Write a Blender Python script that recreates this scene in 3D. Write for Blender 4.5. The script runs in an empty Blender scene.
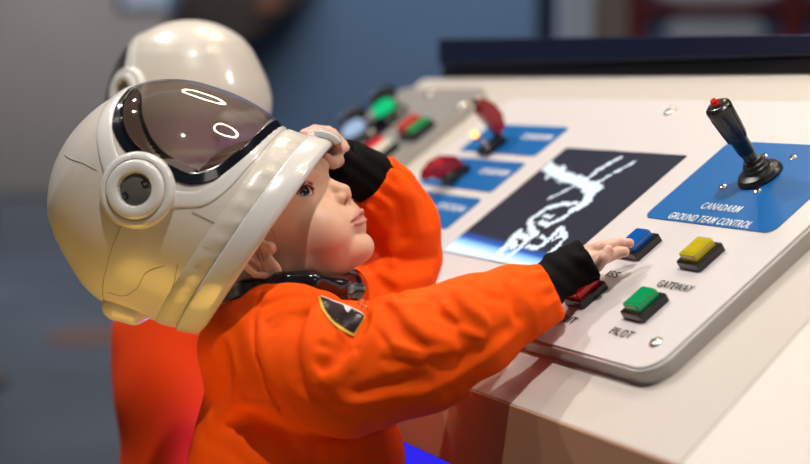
import bpy, bmesh, math, random
import numpy as np
from mathutils import Matrix, Vector, noise as mnoise

# ------------------------------------------------------------------ camera, world, lights
sc = bpy.context.scene
PITCH = math.radians(5.4836)
F = 1500.0
CAM = np.array([0.0, 0.0, 1.0])
CR = np.array([1.0, 0, 0]); CU = np.array([0, math.sin(PITCH), math.cos(PITCH)]); CF = np.array([0, math.cos(PITCH), -math.sin(PITCH)])
cam_d = bpy.data.cameras.new('camera'); cam = bpy.data.objects.new('camera', cam_d); sc.collection.objects.link(cam)
cam.location = CAM; cam.rotation_euler = (math.pi/2 - PITCH, 0, 0)
cam_d.sensor_width = 36; cam_d.lens = 36*F/810; cam_d.clip_start = .05; cam_d.clip_end = 100
cam_d.dof.use_dof = True; cam_d.dof.focus_distance = 1.385; cam_d.dof.aperture_fstop = 2.6; cam_d.dof.aperture_blades = 0
sc.camera = cam
sc.view_settings.view_transform = 'Standard'; sc.view_settings.look = 'None'; sc.view_settings.gamma = 1; sc.view_settings.exposure = 0.0
sc.view_settings.use_curve_mapping = False

wd = bpy.data.worlds.new('world'); sc.world = wd; wd.use_nodes = True
wd.node_tree.nodes['Background'].inputs[0].default_value = (.55, .62, .75, 1); wd.node_tree.nodes['Background'].inputs[1].default_value = .13

def light(name, kind, loc, target, energy, color=(1, 1, 1), size=.1, angle=60, blend=.4):
    d = bpy.data.lights.new(name, kind); d.energy = energy; d.color = color
    if kind == 'SPOT': d.shadow_soft_size = size; d.spot_size = math.radians(angle); d.spot_blend = blend
    elif kind == 'AREA': d.size = size; d.shape = 'DISK'
    else: d.shadow_soft_size = size
    o = bpy.data.objects.new(name, d); sc.collection.objects.link(o); o.location = loc
    o.rotation_euler = (Vector(target)-Vector(loc)).to_track_quat('-Z', 'Y').to_euler()
    return o
light('key_spot', 'SPOT', (-.10, .55, 2.9), (.05, 1.4, .85), 142, (1, .95, .90), .03, 55)
light('back_spot', 'SPOT', (-1.15, 2.35, 2.75), (.12, 1.42, .78), 98, (1, .94, .89), .03, 60)
light('right_spot', 'SPOT', (1.9, 1.1, 2.6), (.0, 1.42, .88), 64, (1, .93, .85), .05, 50)
light('front_fill', 'AREA', (.9, -.6, 1.5), (-.1, 1.42, .98), 2.6, (1, .86, .74), .6)
light('far_spot', 'SPOT', (-1.2, 1.6, 2.9), (-.3, 2.1, .9), 36, (1, .92, .84), .03, 60)
yl = light('yellow_fill', 'AREA', (-.36, 1.20, .42), (-.26, 1.42, .90), .34, (1, .60, .09), .34); yl.data.spread = math.radians(70)  # unseen lamp added to turn the helmet's underside yellow
light('purple_fill', 'AREA', (-.135, 1.66, .46), (-.235, 1.80, .62), 1.3, (.32, .08, 1), .08)  # unseen lamp added to tint the rear child's suit purple
light('floor_wash', 'AREA', (-2, 8, 3.2), (-2, 9, 0), 110, (.75, .85, 1), 3)
light('wall_wash', 'AREA', (0.2, 4.6, 3.2), (.2, 6.4, 1.2), 55, (.85, .92, 1), 1.5)
light('grey_wall_wash', 'AREA', (-3, 11.5, 3.2), (-3, 14.5, 1.6), 78, (1, .97, .95), 2)

# ------------------------------------------------------------------ materials
def mat(name, col, rough=.5, metal=0, spec=.5, emit=None, es=1, coat=0, trans=0, bump=0, bscale=200, sss=0, vcol=None, ior=1.45, var=0, vscale=8, alpha=1, sheen=0):
    m = bpy.data.materials.new(name); m.use_nodes = True; nt = m.node_tree; b = nt.nodes['Principled BSDF']
    I = b.inputs
    I['Base Color'].default_value = (*col, 1); I['Roughness'].default_value = rough; I['Metallic'].default_value = metal
    I['Specular IOR Level'].default_value = spec; I['Coat Weight'].default_value = coat; I['Transmission Weight'].default_value = trans; I['IOR'].default_value = ior
    I['Coat Roughness'].default_value = .05; I['Sheen Weight'].default_value = sheen
    if emit: I['Emission Color'].default_value = (*emit, 1); I['Emission Strength'].default_value = es
    if sss:
        I['Subsurface Weight'].default_value = sss; I['Subsurface Radius'].default_value = (1, .35, .2); I['Subsurface Scale'].default_value = .006
    if vcol:
        a = nt.nodes.new('ShaderNodeVertexColor'); a.layer_name = vcol; nt.links.new(a.outputs[0], I['Base Color'])
    elif var:
        tc = nt.nodes.new('ShaderNodeTexCoord'); n = nt.nodes.new('ShaderNodeTexNoise'); n.inputs['Scale'].default_value = vscale; n.inputs['Detail'].default_value = 4
        r = nt.nodes.new('ShaderNodeValToRGB'); r.color_ramp.elements[0].position = .3; r.color_ramp.elements[1].position = .7
        r.color_ramp.elements[0].color = (*[c*(1-var) for c in col], 1); r.color_ramp.elements[1].color = (*[min(1, c*(1+var)) for c in col], 1)
        nt.links.new(tc.outputs['Object'], n.inputs['Vector']); nt.links.new(n.outputs['Fac'], r.inputs[0]); nt.links.new(r.outputs[0], I['Base Color'])
    if bump:
        tc = nt.nodes.new('ShaderNodeTexCoord'); n = nt.nodes.new('ShaderNodeTexNoise'); n.inputs['Scale'].default_value = bscale; n.inputs['Detail'].default_value = 3
        bp = nt.nodes.new('ShaderNodeBump'); bp.inputs['Strength'].default_value = bump; bp.inputs['Distance'].default_value = .001
        nt.links.new(tc.outputs['Object'], n.inputs['Vector']); nt.links.new(n.outputs['Fac'], bp.inputs['Height']); nt.links.new(bp.outputs[0], I['Normal'])
    return m
M = {}
M['orange'] = mat('orange_cloth', (.97, .094, .002), .75, spec=.12, bump=.15, bscale=900)
M['orange_far'] = mat('orange_cloth_plain', (.90, .06, .004), .8, spec=.2)
M['shell'] = mat('helmet_plastic', (.57, .525, .465), .33, spec=.45, coat=.2, var=.04, vscale=12)
M['shell_trim'] = mat('helmet_trim_plastic', (.62, .60, .575), .24, coat=.4)
M['seam'] = mat('seam_dark', (.30, .25, .2), .6)
M['gasket'] = mat('visor_gasket_black', (.006, .007, .012), .12, coat=.4)
M['disc_dark'] = mat('ear_cap_grey', (.10, .09, .08), .3)
M['skin'] = mat('skin', (.8, .5, .4), .42, spec=.3, sss=.18, vcol='Col', bump=.06, bscale=1500)
M['black_cloth'] = mat('black_cloth', (.004, .0035, .004), .8, bump=.3, bscale=700, spec=.12)
M['black_shiny'] = mat('black_shiny_fabric', (.006, .006, .008), .16, coat=.5)
M['hair'] = mat('brown_hair', (.10, .045, .02), .45)
M['lash'] = mat('dark_lashes', (.02, .01, .008), .6)
M['white_plate'] = mat('panel_white', (.585, .55, .555), .38, bump=.04, bscale=400)
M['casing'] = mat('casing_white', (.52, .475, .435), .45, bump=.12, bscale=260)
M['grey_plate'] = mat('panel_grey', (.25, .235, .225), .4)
M['wing'] = mat('wing_white_lit', (.66, .62, .58), .45, bump=.1, bscale=260)  # casing white made lighter: the wing's brighter light is put into its colour
M['edge'] = mat('plate_edge_metal', (.42, .40, .38), .38, metal=.6)
M['fascia'] = mat('fascia_beige', (.50, .27, .15), .6, bump=.1, bscale=260)
M['blue'] = mat('label_blue', (.002, .105, .34), .4, spec=.25)
M['black'] = mat('black_plastic', (.007, .006, .006), .22, coat=.3)
M['joy'] = mat('joystick_black', (.006, .006, .006), .28, coat=.25)
M['boot'] = mat('rubber_black', (.008, .008, .008), .35)
M['steel'] = mat('steel', (.62, .58, .54), .25, metal=1)
M['bronze'] = mat('bronze_screw', (.40, .30, .2), .3, metal=.9)
M['white_ink'] = mat('white_ink', (.66, .70, .74), .5)
M['black_ink'] = mat('black_ink', (.03, .025, .025), .5)
M['c_red'] = mat('button_red', (.50, .010, .008), .15, coat=.5, emit=(.6, .01, .01), es=.12)
M['c_green'] = mat('button_green', (.0, .24, .075), .15, coat=.5, emit=(0, .4, .1), es=.10)
M['c_yellow'] = mat('button_yellow', (.46, .36, .008), .15, coat=.5, emit=(.5, .4, .01), es=.06)
M['c_blue'] = mat('button_blue', (.002, .085, .33), .15, coat=.5, emit=(0, .08, .4), es=.15)
M['c_white'] = mat('button_white', (.75, .72, .62), .2, coat=.5)
M['red_cover'] = mat('red_cover_plastic', (.30, .002, .008), .18, coat=.4, trans=.1)
M['navy'] = mat('navy_gloss', (.005, .008, .03), .35)
M['blackbar'] = mat('black_gloss', (.004, .004, .005), .3)
M['yellow_edge'] = mat('patch_border_yellow', (.7, .42, .04), .5)
M['patch'] = mat('patch_black', (.02, .012, .014), .22)
M['patch_white'] = mat('patch_white', (.75, .65, .68), .3)
M['wall_grey'] = mat('wall_grey_paint', (.28, .25, .235), .8, var=.05, vscale=1)
M['wall_blue'] = mat('wall_blue_paint', (.105, .17, .28), .8, var=.06, vscale=1)
M['ceil'] = mat('ceiling_dark', (.30, .28, .26), .9)
M['dark_brown'] = mat('dark_brown_fixture', (.045, .03, .025), .6, var=.5, vscale=3)
M['red_frame'] = mat('dark_red_frame', (.16, .01, .01), .6)
M['dark_blue'] = mat('dark_blue_paint', (.02, .03, .06), .7)
M['beige'] = mat('pillar_beige', (.30, .22, .18), .8)
M['pale'] = mat('pale_pane', (.55, .56, .60), .7)
M['pane_blue'] = mat('blue_pane', (.06, .10, .2), .7)
M['disc_brown'] = mat('floor_disc_brown', (.16, .06, .035), .6)
M['sole'] = mat('boot_rubber', (.03, .03, .03), .6)

def floor_mat():
    m = mat('floor_blue_grey', (.10, .125, .15), .38, spec=.35); nt = m.node_tree; b = nt.nodes['Principled BSDF']
    tc = nt.nodes.new('ShaderNodeTexCoord'); n = nt.nodes.new('ShaderNodeTexNoise'); n.inputs['Scale'].default_value = .9; n.inputs['Detail'].default_value = 3
    r = nt.nodes.new('ShaderNodeValToRGB'); r.color_ramp.elements[0].position = .35; r.color_ramp.elements[1].position = .65
    r.color_ramp.elements[0].color = (.050, .068, .090, 1); r.color_ramp.elements[1].color = (.085, .110, .140, 1)
    nt.links.new(tc.outputs['Object'], n.inputs['Vector']); nt.links.new(n.outputs['Fac'], r.inputs[0]); nt.links.new(r.outputs[0], b.inputs['Base Color'])
    return m
M['floor'] = floor_mat()

def visor_mat():
    m = bpy.data.materials.new('smoked_visor'); m.use_nodes = True; nt = m.node_tree; nt.nodes.clear()
    out = nt.nodes.new('ShaderNodeOutputMaterial'); t = nt.nodes.new('ShaderNodeBsdfTransparent'); t.inputs[0].default_value = (.66, .63, .62, 1)
    g = nt.nodes.new('ShaderNodeBsdfGlossy'); g.inputs['Roughness'].default_value = .03; g.inputs[0].default_value = (1, 1, 1, 1)
    fr = nt.nodes.new('ShaderNodeFresnel'); ge = nt.nodes.new('ShaderNodeNewGeometry'); mr = nt.nodes.new('ShaderNodeMapRange'); mr.inputs[3].default_value = 1.6; mr.inputs[4].default_value = 1/1.6; nt.links.new(ge.outputs['Backfacing'], mr.inputs[0]); nt.links.new(mr.outputs[0], fr.inputs[0])
    mx = nt.nodes.new('ShaderNodeMixShader')
    nt.links.new(fr.outputs[0], mx.inputs[0]); nt.links.new(t.outputs[0], mx.inputs[1]); nt.links.new(g.outputs[0], mx.inputs[2]); nt.links.new(mx.outputs[0], out.inputs[0])
    return m
M['visor'] = visor_mat()
def emis(name, col, s):
    m = bpy.data.materials.new(name); m.use_nodes = True; nt = m.node_tree; nt.nodes.clear()
    out = nt.nodes.new('ShaderNodeOutputMaterial'); e = nt.nodes.new('ShaderNodeEmission'); e.inputs[0].default_value = (*col, 1); e.inputs[1].default_value = s
    nt.links.new(e.outputs[0], out.inputs[0]); return m
M['led_orange'] = emis('led_orange', (1, .30, .05), 6)
M['led_green'] = emis('lamp_green', (.01, .62, .22), 1.0)
M['led_white'] = emis('lamp_blue_white', (.45, .60, .85), .9)
M['strip_blue'] = emis('blue_light_strip', (.03, .02, .85), 1.0)
M['ring'] = emis('ring_lamp', (1, .85, .62), 60)
M['screen_white'] = emis('screen_white', (.85, .93, 1), 1.15)

# ------------------------------------------------------------------ object helpers
def link(o, parent=None, keep=False):
    sc.collection.objects.link(o)
    if parent:
        o.parent = parent
    return o
def empty(name, loc, label=None, cat=None, group=None, kind=None, mw=None):
    o = bpy.data.objects.new(name, None); sc.collection.objects.link(o); o.empty_display_size = .05
    if mw is not None: o.matrix_world = mw
    else: o.location = loc
    tag(o, label, cat, group, kind); return o
def tag(o, label=None, cat=None, group=None, kind=None):
    if label: o['label'] = label
    if cat: o['category'] = cat
    if group: o['group'] = group
    if kind: o['kind'] = kind
    return o
def mkobj(name, V, Fc, m, parent=None, off=None, smooth=True, cols=None, mats=None, fm=None):
    V = np.asarray(V, float)
    if off is not None: V = V-np.asarray(off)
    me = bpy.data.meshes.new(name); me.from_pydata([tuple(v) for v in V], [], [tuple(int(i) for i in f) for f in Fc])
    me.update()
    for mm in (mats or [m]): me.materials.append(mm)
    if fm is not None: me.polygons.foreach_set('material_index', np.asarray(fm, dtype=np.int32))
    me.polygons.foreach_set('use_smooth', [smooth]*len(me.polygons))
    if cols is not None:
        a = me.color_attributes.new('Col', 'FLOAT_COLOR', 'POINT'); c = np.ones((len(V), 4)); c[:, :3] = cols
        a.data.foreach_set('color', c.ravel())
    o = bpy.data.objects.new(name, me); link(o, parent); return o
def ploc(parent):
    return np.array(parent.location) if parent else np.zeros(3)
class MB:
    def __init__(s): s.v = []; s.f = []
    def add(s, V, Fc):
        n = len(s.v); s.v += [tuple(v) for v in V]; s.f += [tuple(i+n for i in f) for f in Fc]; return s
def bm_obj(name, bm, m, parent=None, smooth=False, auto=True):
    bmesh.ops.recalc_face_normals(bm, faces=bm.faces)
    me = bpy.data.meshes.new(name); bm.to_mesh(me); bm.free(); me.materials.append(m)
    if smooth:
        me.polygons.foreach_set('use_smooth', [True]*len(me.polygons)); me.set_sharp_from_angle(angle=math.radians(38))
    o = bpy.data.objects.new(name, me); link(o, parent)
    return o
def add_bevel(o, w, seg=3):
    b = o.modifiers.new('bevel', 'BEVEL'); b.width = w; b.segments = seg; b.limit_method = 'ANGLE'; b.angle_limit = math.radians(35); b.harden_normals = False
    return o
def box_bm(x0, x1, y0, y1, z0, z1, bm=None):
    bm = bm or bmesh.new()
    vs = [bm.verts.new((x, y, z)) for x in (x0, x1) for y in (y0, y1) for z in (z0, z1)]
    for f in ((0, 1, 3, 2), (4, 6, 7, 5), (0, 4, 5, 1), (2, 3, 7, 6), (0, 2, 6, 4), (1, 5, 7, 3)): bm.faces.new([vs[i] for i in f])
    return bm
def rrect(x0, x1, y0, y1, r, n=8, rs=None):
    pts = []
    rs = rs or (r, r, r, r)
    for k, (cx, cy) in enumerate(((x1, y1), (x0, y1), (x0, y0), (x1, y0))):
        rr = max(rs[k], 1e-5); sx = -1 if cx == x1 else 1; sy = -1 if cy == y1 else 1
        ox, oy = cx+sx*rr, cy+sy*rr
        for i in range(n+1):
            a = math.pi/2*(k+i/n); pts.append((ox+rr*math.cos(a), oy+rr*math.sin(a)))
    return pts
def prism(pts, z0, z1, bm=None, bevel=0):
    bm = bm or bmesh.new()
    lv = [(z0, 0), (z1-bevel, 0)]+([(z1-bevel*.3, bevel*.3), (z1, bevel)] if bevel else [])
    if not bevel: lv = [(z0, 0), (z1, 0)]
    cx = sum(p[0] for p in pts)/len(pts); cy = sum(p[1] for p in pts)/len(pts)
    rings = []
    for z, ins in lv:
        ring = []
        for x, y in pts:
            d = math.hypot(x-cx, y-cy) or 1; ring.append(bm.verts.new((x-(x-cx)/d*ins, y-(y-cy)/d*ins, z)))
        rings.append(ring)
    n = len(pts)
    for a, b in zip(rings, rings[1:]):
        for i in range(n): bm.faces.new((a[i], a[(i+1) % n], b[(i+1) % n], b[i]))
    bm.faces.new(rings[-1]); bm.faces.new(rings[0][::-1])
    return bm
def lathe_bm(prof, n=32, bm=None, M4=None):
    bm = bm or bmesh.new(); rings = []
    for r, z in prof:
        ring = []
        for i in range(n):
            a = 2*math.pi*i/n; p = Vector((r*math.cos(a), r*math.sin(a), z))
            ring.append(bm.verts.new(M4 @ p if M4 else p))
        rings.append(ring)
    for a, b in zip(rings, rings[1:]):
        for i in range(n): bm.faces.new((a[i], a[(i+1) % n], b[(i+1) % n], b[i]))
    bm.faces.new(rings[-1]); bm.faces.new(rings[0][::-1]); return bm
def tube(pts, rad, n=8, bm=None):
    bm = bm or bmesh.new(); P = [Vector(p) for p in pts]; rings = []
    up = Vector((0, 0, 1))
    for i, p in enumerate(P):
        d = (P[min(i+1, len(P)-1)]-P[max(i-1, 0)]).normalized()
        a = d.cross(up if abs(d.dot(up)) < .95 else Vector((1, 0, 0))).normalized(); b = d.cross(a)
        r = rad[i] if hasattr(rad, '__len__') else rad
        rings.append([bm.verts.new(p+a*r*math.cos(2*math.pi*k/n)+b*r*math.sin(2*math.pi*k/n)) for k in range(n)])
    for a, b in zip(rings, rings[1:]):
        for k in range(n): bm.faces.new((a[k], a[(k+1) % n], b[(k+1) % n], b[k]))
    bm.faces.new(rings[-1]); bm.faces.new(rings[0][::-1]); return bm
def text_mesh(name, s, size, m, parent, mw, align='CENTER', shear=0, bold=0, depth=.0002, width=None):
    cu = bpy.data.curves.new(name, 'FONT'); cu.body = s; cu.size = size; cu.align_x = align; cu.extrude = depth; cu.shear = shear; cu.offset = bold; cu.space_character = 1.1
    tmp = bpy.data.objects.new('tmp', cu); sc.collection.objects.link(tmp)
    dg = bpy.context.evaluated_depsgraph_get(); me = bpy.data.meshes.new_from_object(tmp.evaluated_get(dg)); bpy.data.objects.remove(tmp)
    if width:
        xs = [v.co.x for v in me.vertices]; k = width/(max(xs)-min(xs))
        for v in me.vertices: v.co.x *= k
    me.transform(mw); me.materials.clear(); me.materials.append(m); me.name = name
    o = bpy.data.objects.new(name, me); link(o, parent); return o

# ------------------------------------------------------------------ signed-distance modelling
def surface_nets(vol, org, h):
    s = vol < 0
    nx, ny, nz = vol.shape
    cs = np.zeros((nx-1, ny-1, nz-1), np.int8)
    for i in (0, 1):
        for j in (0, 1):
            for k in (0, 1): cs += s[i:nx-1+i, j:ny-1+j, k:nz-1+k]
    act = (cs > 0) & (cs < 8); idx = np.full(act.shape, -1, np.int64); A = np.argwhere(act); idx[act] = np.arange(len(A))
    acc = np.zeros((len(A), 3)); cnt = np.zeros(len(A))
    C = [(i, j, k) for i in (0, 1) for j in (0, 1) for k in (0, 1)]
    for a in C:
        for b in C:
            if sum(b)-sum(a) == 1 and all(y >= x for x, y in zip(a, b)):
                va = vol[A[:, 0]+a[0], A[:, 1]+a[1], A[:, 2]+a[2]]; vb = vol[A[:, 0]+b[0], A[:, 1]+b[1], A[:, 2]+b[2]]
                mk = (va < 0) != (vb < 0); t = np.where(mk, va/np.where(mk, va-vb, 1), 0)
                for d in range(3): acc[:, d] += mk*(a[d]+t*(b[d]-a[d]))
                cnt += mk
    V = org+h*(A+acc/cnt[:, None])
    Fs = []
    for ax in range(3):
        sl0 = [slice(None)]*3; sl1 = [slice(None)]*3; sl0[ax] = slice(0, -1); sl1[ax] = slice(1, None)
        e0 = s[tuple(sl0)]; e1 = s[tuple(sl1)]
        E = np.argwhere(e0 != e1); b, c = [(1, 2), (2, 0), (0, 1)][ax]
        ok = (E[:, b] > 0) & (E[:, c] > 0) & (E[:, b] < vol.shape[b]-1) & (E[:, c] < vol.shape[c]-1); E = E[ok]
        q = []
        for db, dc in ((-1, -1), (0, -1), (0, 0), (-1, 0)):
            P = E.copy(); P[:, b] += db; P[:, c] += dc; q.append(idx[P[:, 0], P[:, 1], P[:, 2]])
        q = np.stack(q, 1); flip = ~e0[E[:, 0], E[:, 1], E[:, 2]]; q[flip] = q[flip][:, ::-1]; Fs.append(q)
    return V, np.concatenate(Fs)
def ev(f, P, n=300000):
    return np.concatenate([f(P[i:i+n]) for i in range(0, len(P), n)]) if len(P) else np.zeros(0)
def sdf_mesh(f, lo, hi, h, c=4, proj=2):
    lo = np.array(lo, float); hi = np.array(hi, float)
    n = np.ceil((hi-lo)/h/c).astype(int)+1
    gc = np.stack(np.meshgrid(*[lo[i]+(np.arange(n[i])+.5-.5/c)*h*c for i in range(3)], indexing='ij'), -1).reshape(-1, 3)
    dc = ev(f, gc).reshape(n)
    vol = dc.repeat(c, 0).repeat(c, 1).repeat(c, 2).astype(np.float32)
    mk = np.abs(vol) < h*c*1.7
    I = np.argwhere(mk); vol[mk] = ev(f, lo+I*h)
    V, Q = surface_nets(vol, lo, h)
    for _ in range(proj):
        e = h*.25; d = ev(f, V); g = np.stack([ev(f, V+np.eye(3)[i]*e)-ev(f, V-np.eye(3)[i]*e) for i in range(3)], 1)/(2*e)
        gg = (g*g).sum(1); st = np.clip(d/np.maximum(gg, .2), -h*.6, h*.6); V = V-g*st[:, None]
    return V, Q
def ell(P, c, r, B=None):
    q = P-np.asarray(c, float)
    if B is not None: q = q@np.asarray(B).T
    r = np.asarray(r, float); k0 = np.sqrt(((q/r)**2).sum(1)); k1 = np.sqrt(((q/r**2)**2).sum(1))+1e-9
    return k0*(k0-1)/k1
def cap(P, a, b, ra, rb):
    a = np.asarray(a, float); b = np.asarray(b, float); ab = b-a; t = np.clip(((P-a)@ab)/(ab@ab+1e-12), 0, 1)
    return np.sqrt(((P-a-t[:, None]*ab)**2).sum(1))-(ra+(rb-ra)*t)
def chain(P, pts, rr, k=0):
    d = None
    for i in range(len(pts)-1):
        e = cap(P, pts[i], pts[i+1], rr[i], rr[i+1]); d = e if d is None else (smin(d, e, k) if k else np.minimum(d, e))
    return d
def smin(a, b, k):
    h = np.clip(.5+.5*(b-a)/k, 0, 1); return b+(a-b)*h-k*h*(1-h)
def smax(a, b, k): return -smin(-a, -b, k)
def pldist(P, pts):
    d = None
    for i in range(len(pts)-1):
        e = cap(P, pts[i], pts[i+1], 0, 0); d = e if d is None else np.minimum(d, e)
    return d

# child frame: x right, y up, z towards the viewer, unit = .947 mm, origin on the view axis 1.42 m away
D0 = 1.42; S = D0/F; O0 = CAM+D0*CF
def K(px, py, z=0):
    g = (F-z)/F; return np.array([(px-405)*g, -(py-232)*g, z])
def toW(V):
    V = np.asarray(V, float); return O0+S*(V[..., :1]*CR+V[..., 1:2]*CU-V[..., 2:3]*CF)
def dirW(d):
    return d[0]*CR+d[1]*CU-d[2]*CF
# ------------------------------------------------------------------ console frame (u along the desk, v up the slope, n off the panel)
def c2w(a): return a[0]*CR-a[1]*CU+a[2]*CF
PU = c2w(np.array([0.45291675, 0.08500256, -0.8874914])); PV = c2w(np.array([0.73523046, -0.5986586, 0.31787427])); PN = c2w(np.array([-0.50428423, -0.79648129, -0.33363898]))
P0 = CAM+c2w(1.30*np.array([(640-405)/F, (312-232)/F, 1.0]))
PM = Matrix(((PU[0], PV[0], PN[0], P0[0]), (PU[1], PV[1], PN[1], P0[1]), (PU[2], PV[2], PN[2], P0[2]), (0, 0, 0, 1)))
def plane_uv(px, py, h=0):
    r = CR*(px-405)/F-CU*(py-232)/F+CF; t = ((P0-CAM)@PN+h)/(r@PN); P = CAM+r*t
    return (P-P0)@PU, (P-P0)@PV
def plane_z(px, py, h):
    "child-frame z for a pixel direction at height h (metres) above the panel"
    r = CR*(px-405)/F-CU*(py-232)/F+CF; t = ((P0-CAM)@PN+h)/(r@PN); return (D0-t)/S
def KP(px, py, h): return K(px, py, plane_z(px, py, h))

# ------------------------------------------------------------------ room
def quad_box(name, x0, x1, y0, y1, z0, z1, m, kind='structure', label=None, cat=None):
    o = bm_obj(name, box_bm(x0, x1, y0, y1, z0, z1), m)
    tag(o, label, cat, kind=kind); return o
quad_box('floor', -7, 7, -3, 15, -.05, 0, M['floor'])
quad_box('wall_left', -7, -1.95, 14.5, 14.7, 0, 4, M['wall_grey'])
quad_box('ceiling', -7, 7, -3, 15, 4, 4.1, M['ceil'])
quad_box('wall_back', -1.0, .55, 6.4, 6.55, 0, 4, M['wall_blue'])
quad_box('wall_far', -1.95, 7, 14.5, 14.7, 0, 4, M['wall_blue'])
def boxthing(name, parts, label, cat, base):
    t = empty(name, base, label, cat)
    for pn, bx, m in parts:
        x0, x1, y0, y1, z0, z1 = bx; bx = (x0-base[0], x1-base[0], y0-base[1], y1-base[1], z0-base[2], z1-base[2])
        add_bevel(bm_obj(pn, box_bm(*bx), m, t), .01, 2)
    return t
def pxw(px, py, Y):
    r = CR*(px-405)/F-CU*(py-232)/F+CF; return CAM+r*(Y/r[1])
# dark overhead fixture far behind the helmets
t = empty('overhead_fixture', (-.72, 6.0, 1.18), 'dark brown angled fixture hanging overhead behind the helmets', 'ceiling fixture')
a = [pxw(x, y, 6.0) for x, y in ((152, 44), (170, 16), (196, -30), (330, -60), (302, 0), (244, 46))]
bm = bmesh.new()
fr = [bm.verts.new(p-np.array(t.location)) for p in a]; bk = [bm.verts.new(p-np.array(t.location)+np.array([0, .3, 0])) for p in a]
bm.faces.new(fr); bm.faces.new(bk[::-1])
for i in range(6): bm.faces.new((fr[i], fr[(i+1) % 6], bk[(i+1) % 6], bk[i]))
add_bevel(bm_obj('fixture_body', bm, M['dark_brown'], t), .02)
bm_obj('suspension_rod', tube([(-.1, .15, .2), (-.1, .15, 2.82)], .02), M['dark_blue'], t, True)
bm_obj('brown_panel', box_bm(.13, .22, -.02, 0, .12, .30), M['disc_brown'], t)
# light bulb housing seen left of it
boxthing('wall_screen', [('frame', (-1.62, -.9, 8.5, 8.58, 1.42, 1.9), M['dark_blue']), ('screen', (-1.58, -.94, 8.49, 8.505, 1.45, 1.86), M['pale'])], 'pale wall screen edge glimpsed above the background helmet', 'screen', (-1.26, 8.5, 1.42))
boxthing('dark_pillar', [('pillar', (.50, .70, 7.0, 7.2, 0, 4), M['dark_blue'])], 'dark navy pillar behind the console, left of the beige pillar', 'pillar', (.6, 7.1, 0))
boxthing('pale_pillar', [('pillar', (.85, 1.02, 8.2, 8.4, 0, 4), M['pale'])], 'pale grey slim pillar between dark pillar and beige pillar', 'pillar', (.93, 8.3, 0))
boxthing('beige_pillar', [('pillar', (1.03, 1.24, 8.4, 8.6, 0, 4), M['beige'])], 'blurred beige pillar beside the dark red display frame', 'pillar', (1.13, 8.5, 0))
t = empty('display_frame', (1.9, 9, 0), 'dark red display frame with blue panes beyond the console', 'display')
def fb(n, x0, x1, z0, z1, m, y0=9, y1=9.1): add_bevel(bm_obj(n, box_bm(x0-1.9, x1-1.9, y0-9, y1-9, z0, z1), m, t), .01, 2)
for x in (1.31, 2.25): fb('post', x, x+.13, 0, 2.4, M['red_frame'])
for z in (1.0, 1.44, 1.85): fb('crossbar', 1.31, 3.4, z, z+.07, M['red_frame'], 8.99, 9.09)
fb('pane', 1.31, 3.4, 0, 2.4, M['pane_blue'], 9.1, 9.13)
bm = bmesh.new()
for cx, cz, rx, rz in ((1.86, 1.35, .30, .10), (1.86, 1.62, .42, .12), (2.75, 1.33, .22, .10), (2.8, 1.62, .3, .12)):
    lathe_bm([(.001, 0), (1, 0), (1, .02), (.001, .02)], 32, bm, Matrix.Translation((cx-1.9, .095, cz)) @ Matrix.Diagonal((rx, 1, rz, 1)) @ Matrix.Rotation(math.pi/2, 4, 'X'))
bm_obj('pale_oval', bm, M['pale'], t, True)
t = empty('dark_stand', (-1.55, 5, 0), 'dark blurred stand at the left edge of the hall', 'stand')
bm_obj('stand_post', tube([(0, 0, 0), (0, 0, 1.0)], .05, 12), M['black'], t, True)
add_bevel(bm_obj('stand_head', box_bm(-.14, .175, -.05, .05, .72, 1.02), M['black'], t), .05)
add_bevel(bm_obj('stand_box', box_bm(-.14, .17, -.06, .06, .48, .62), M['black'], t), .05)
bm_obj('stand_base', lathe_bm([(.01, 0), (.2, 0), (.2, .02), (.05, .04)], 32), M['black'], t, True)
o = bm_obj('floor_disc', lathe_bm([(.001, 0), (.24, 0), (.24, .003), (.001, .003)], 48), M['disc_brown'], None, False)  # thin flat brown disc lying on the floor
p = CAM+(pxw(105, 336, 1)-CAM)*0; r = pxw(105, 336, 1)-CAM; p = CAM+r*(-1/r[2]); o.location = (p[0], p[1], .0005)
tag(o, 'round brown disc on the blue-grey floor', 'floor marker')
# ring lamps and downlights hung from the ceiling (they show as rings in the visor)
def ring_lamp(name, loc, R, label):
    t = empty(name, loc, label, 'ceiling lamp', 'ceiling ring lamps')
    bm = bmesh.new(); n = 48; m = 8
    for rr, dz, nm, mm in ((R, 0, 'lit_ring', M['ring']), (R, .03, 'housing', M['dark_brown'])):
        bm = bmesh.new(); rg = []
        for i in range(n):
            a = 2*math.pi*i/n; c = Vector((math.cos(a), math.sin(a), 0))
            rg.append([bm.verts.new(c*(rr+.022*math.cos(2*math.pi*j/m))+Vector((0, 0, dz+.022*math.sin(2*math.pi*j/m)))) for j in range(m)])
        for i in range(n):
            for j in range(m): bm.faces.new((rg[i][j], rg[(i+1) % n][j], rg[(i+1) % n][(j+1) % m], rg[i][(j+1) % m]))
        bm_obj(nm, bm, mm, t, True)
    for k in range(3):
        a = 2.1*k; bm_obj('wire', tube([(R*math.cos(a), R*math.sin(a), .04), (R*math.cos(a)*.3, R*math.sin(a)*.3, 4-loc[2])], .003, 6), M['black'], t, True)
RING_POS = [(.04, 2.72, 2.7), (.73, 1.30, 2.7)]
ring_lamp('ring_lamp', RING_POS[0], .27, 'glowing ring lamp overhead, reflected in top of the smoked visor')
ring_lamp('ring_lamp', RING_POS[1], .24, 'glowing ring lamp overhead, reflected in lower front of the smoked visor')

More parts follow.
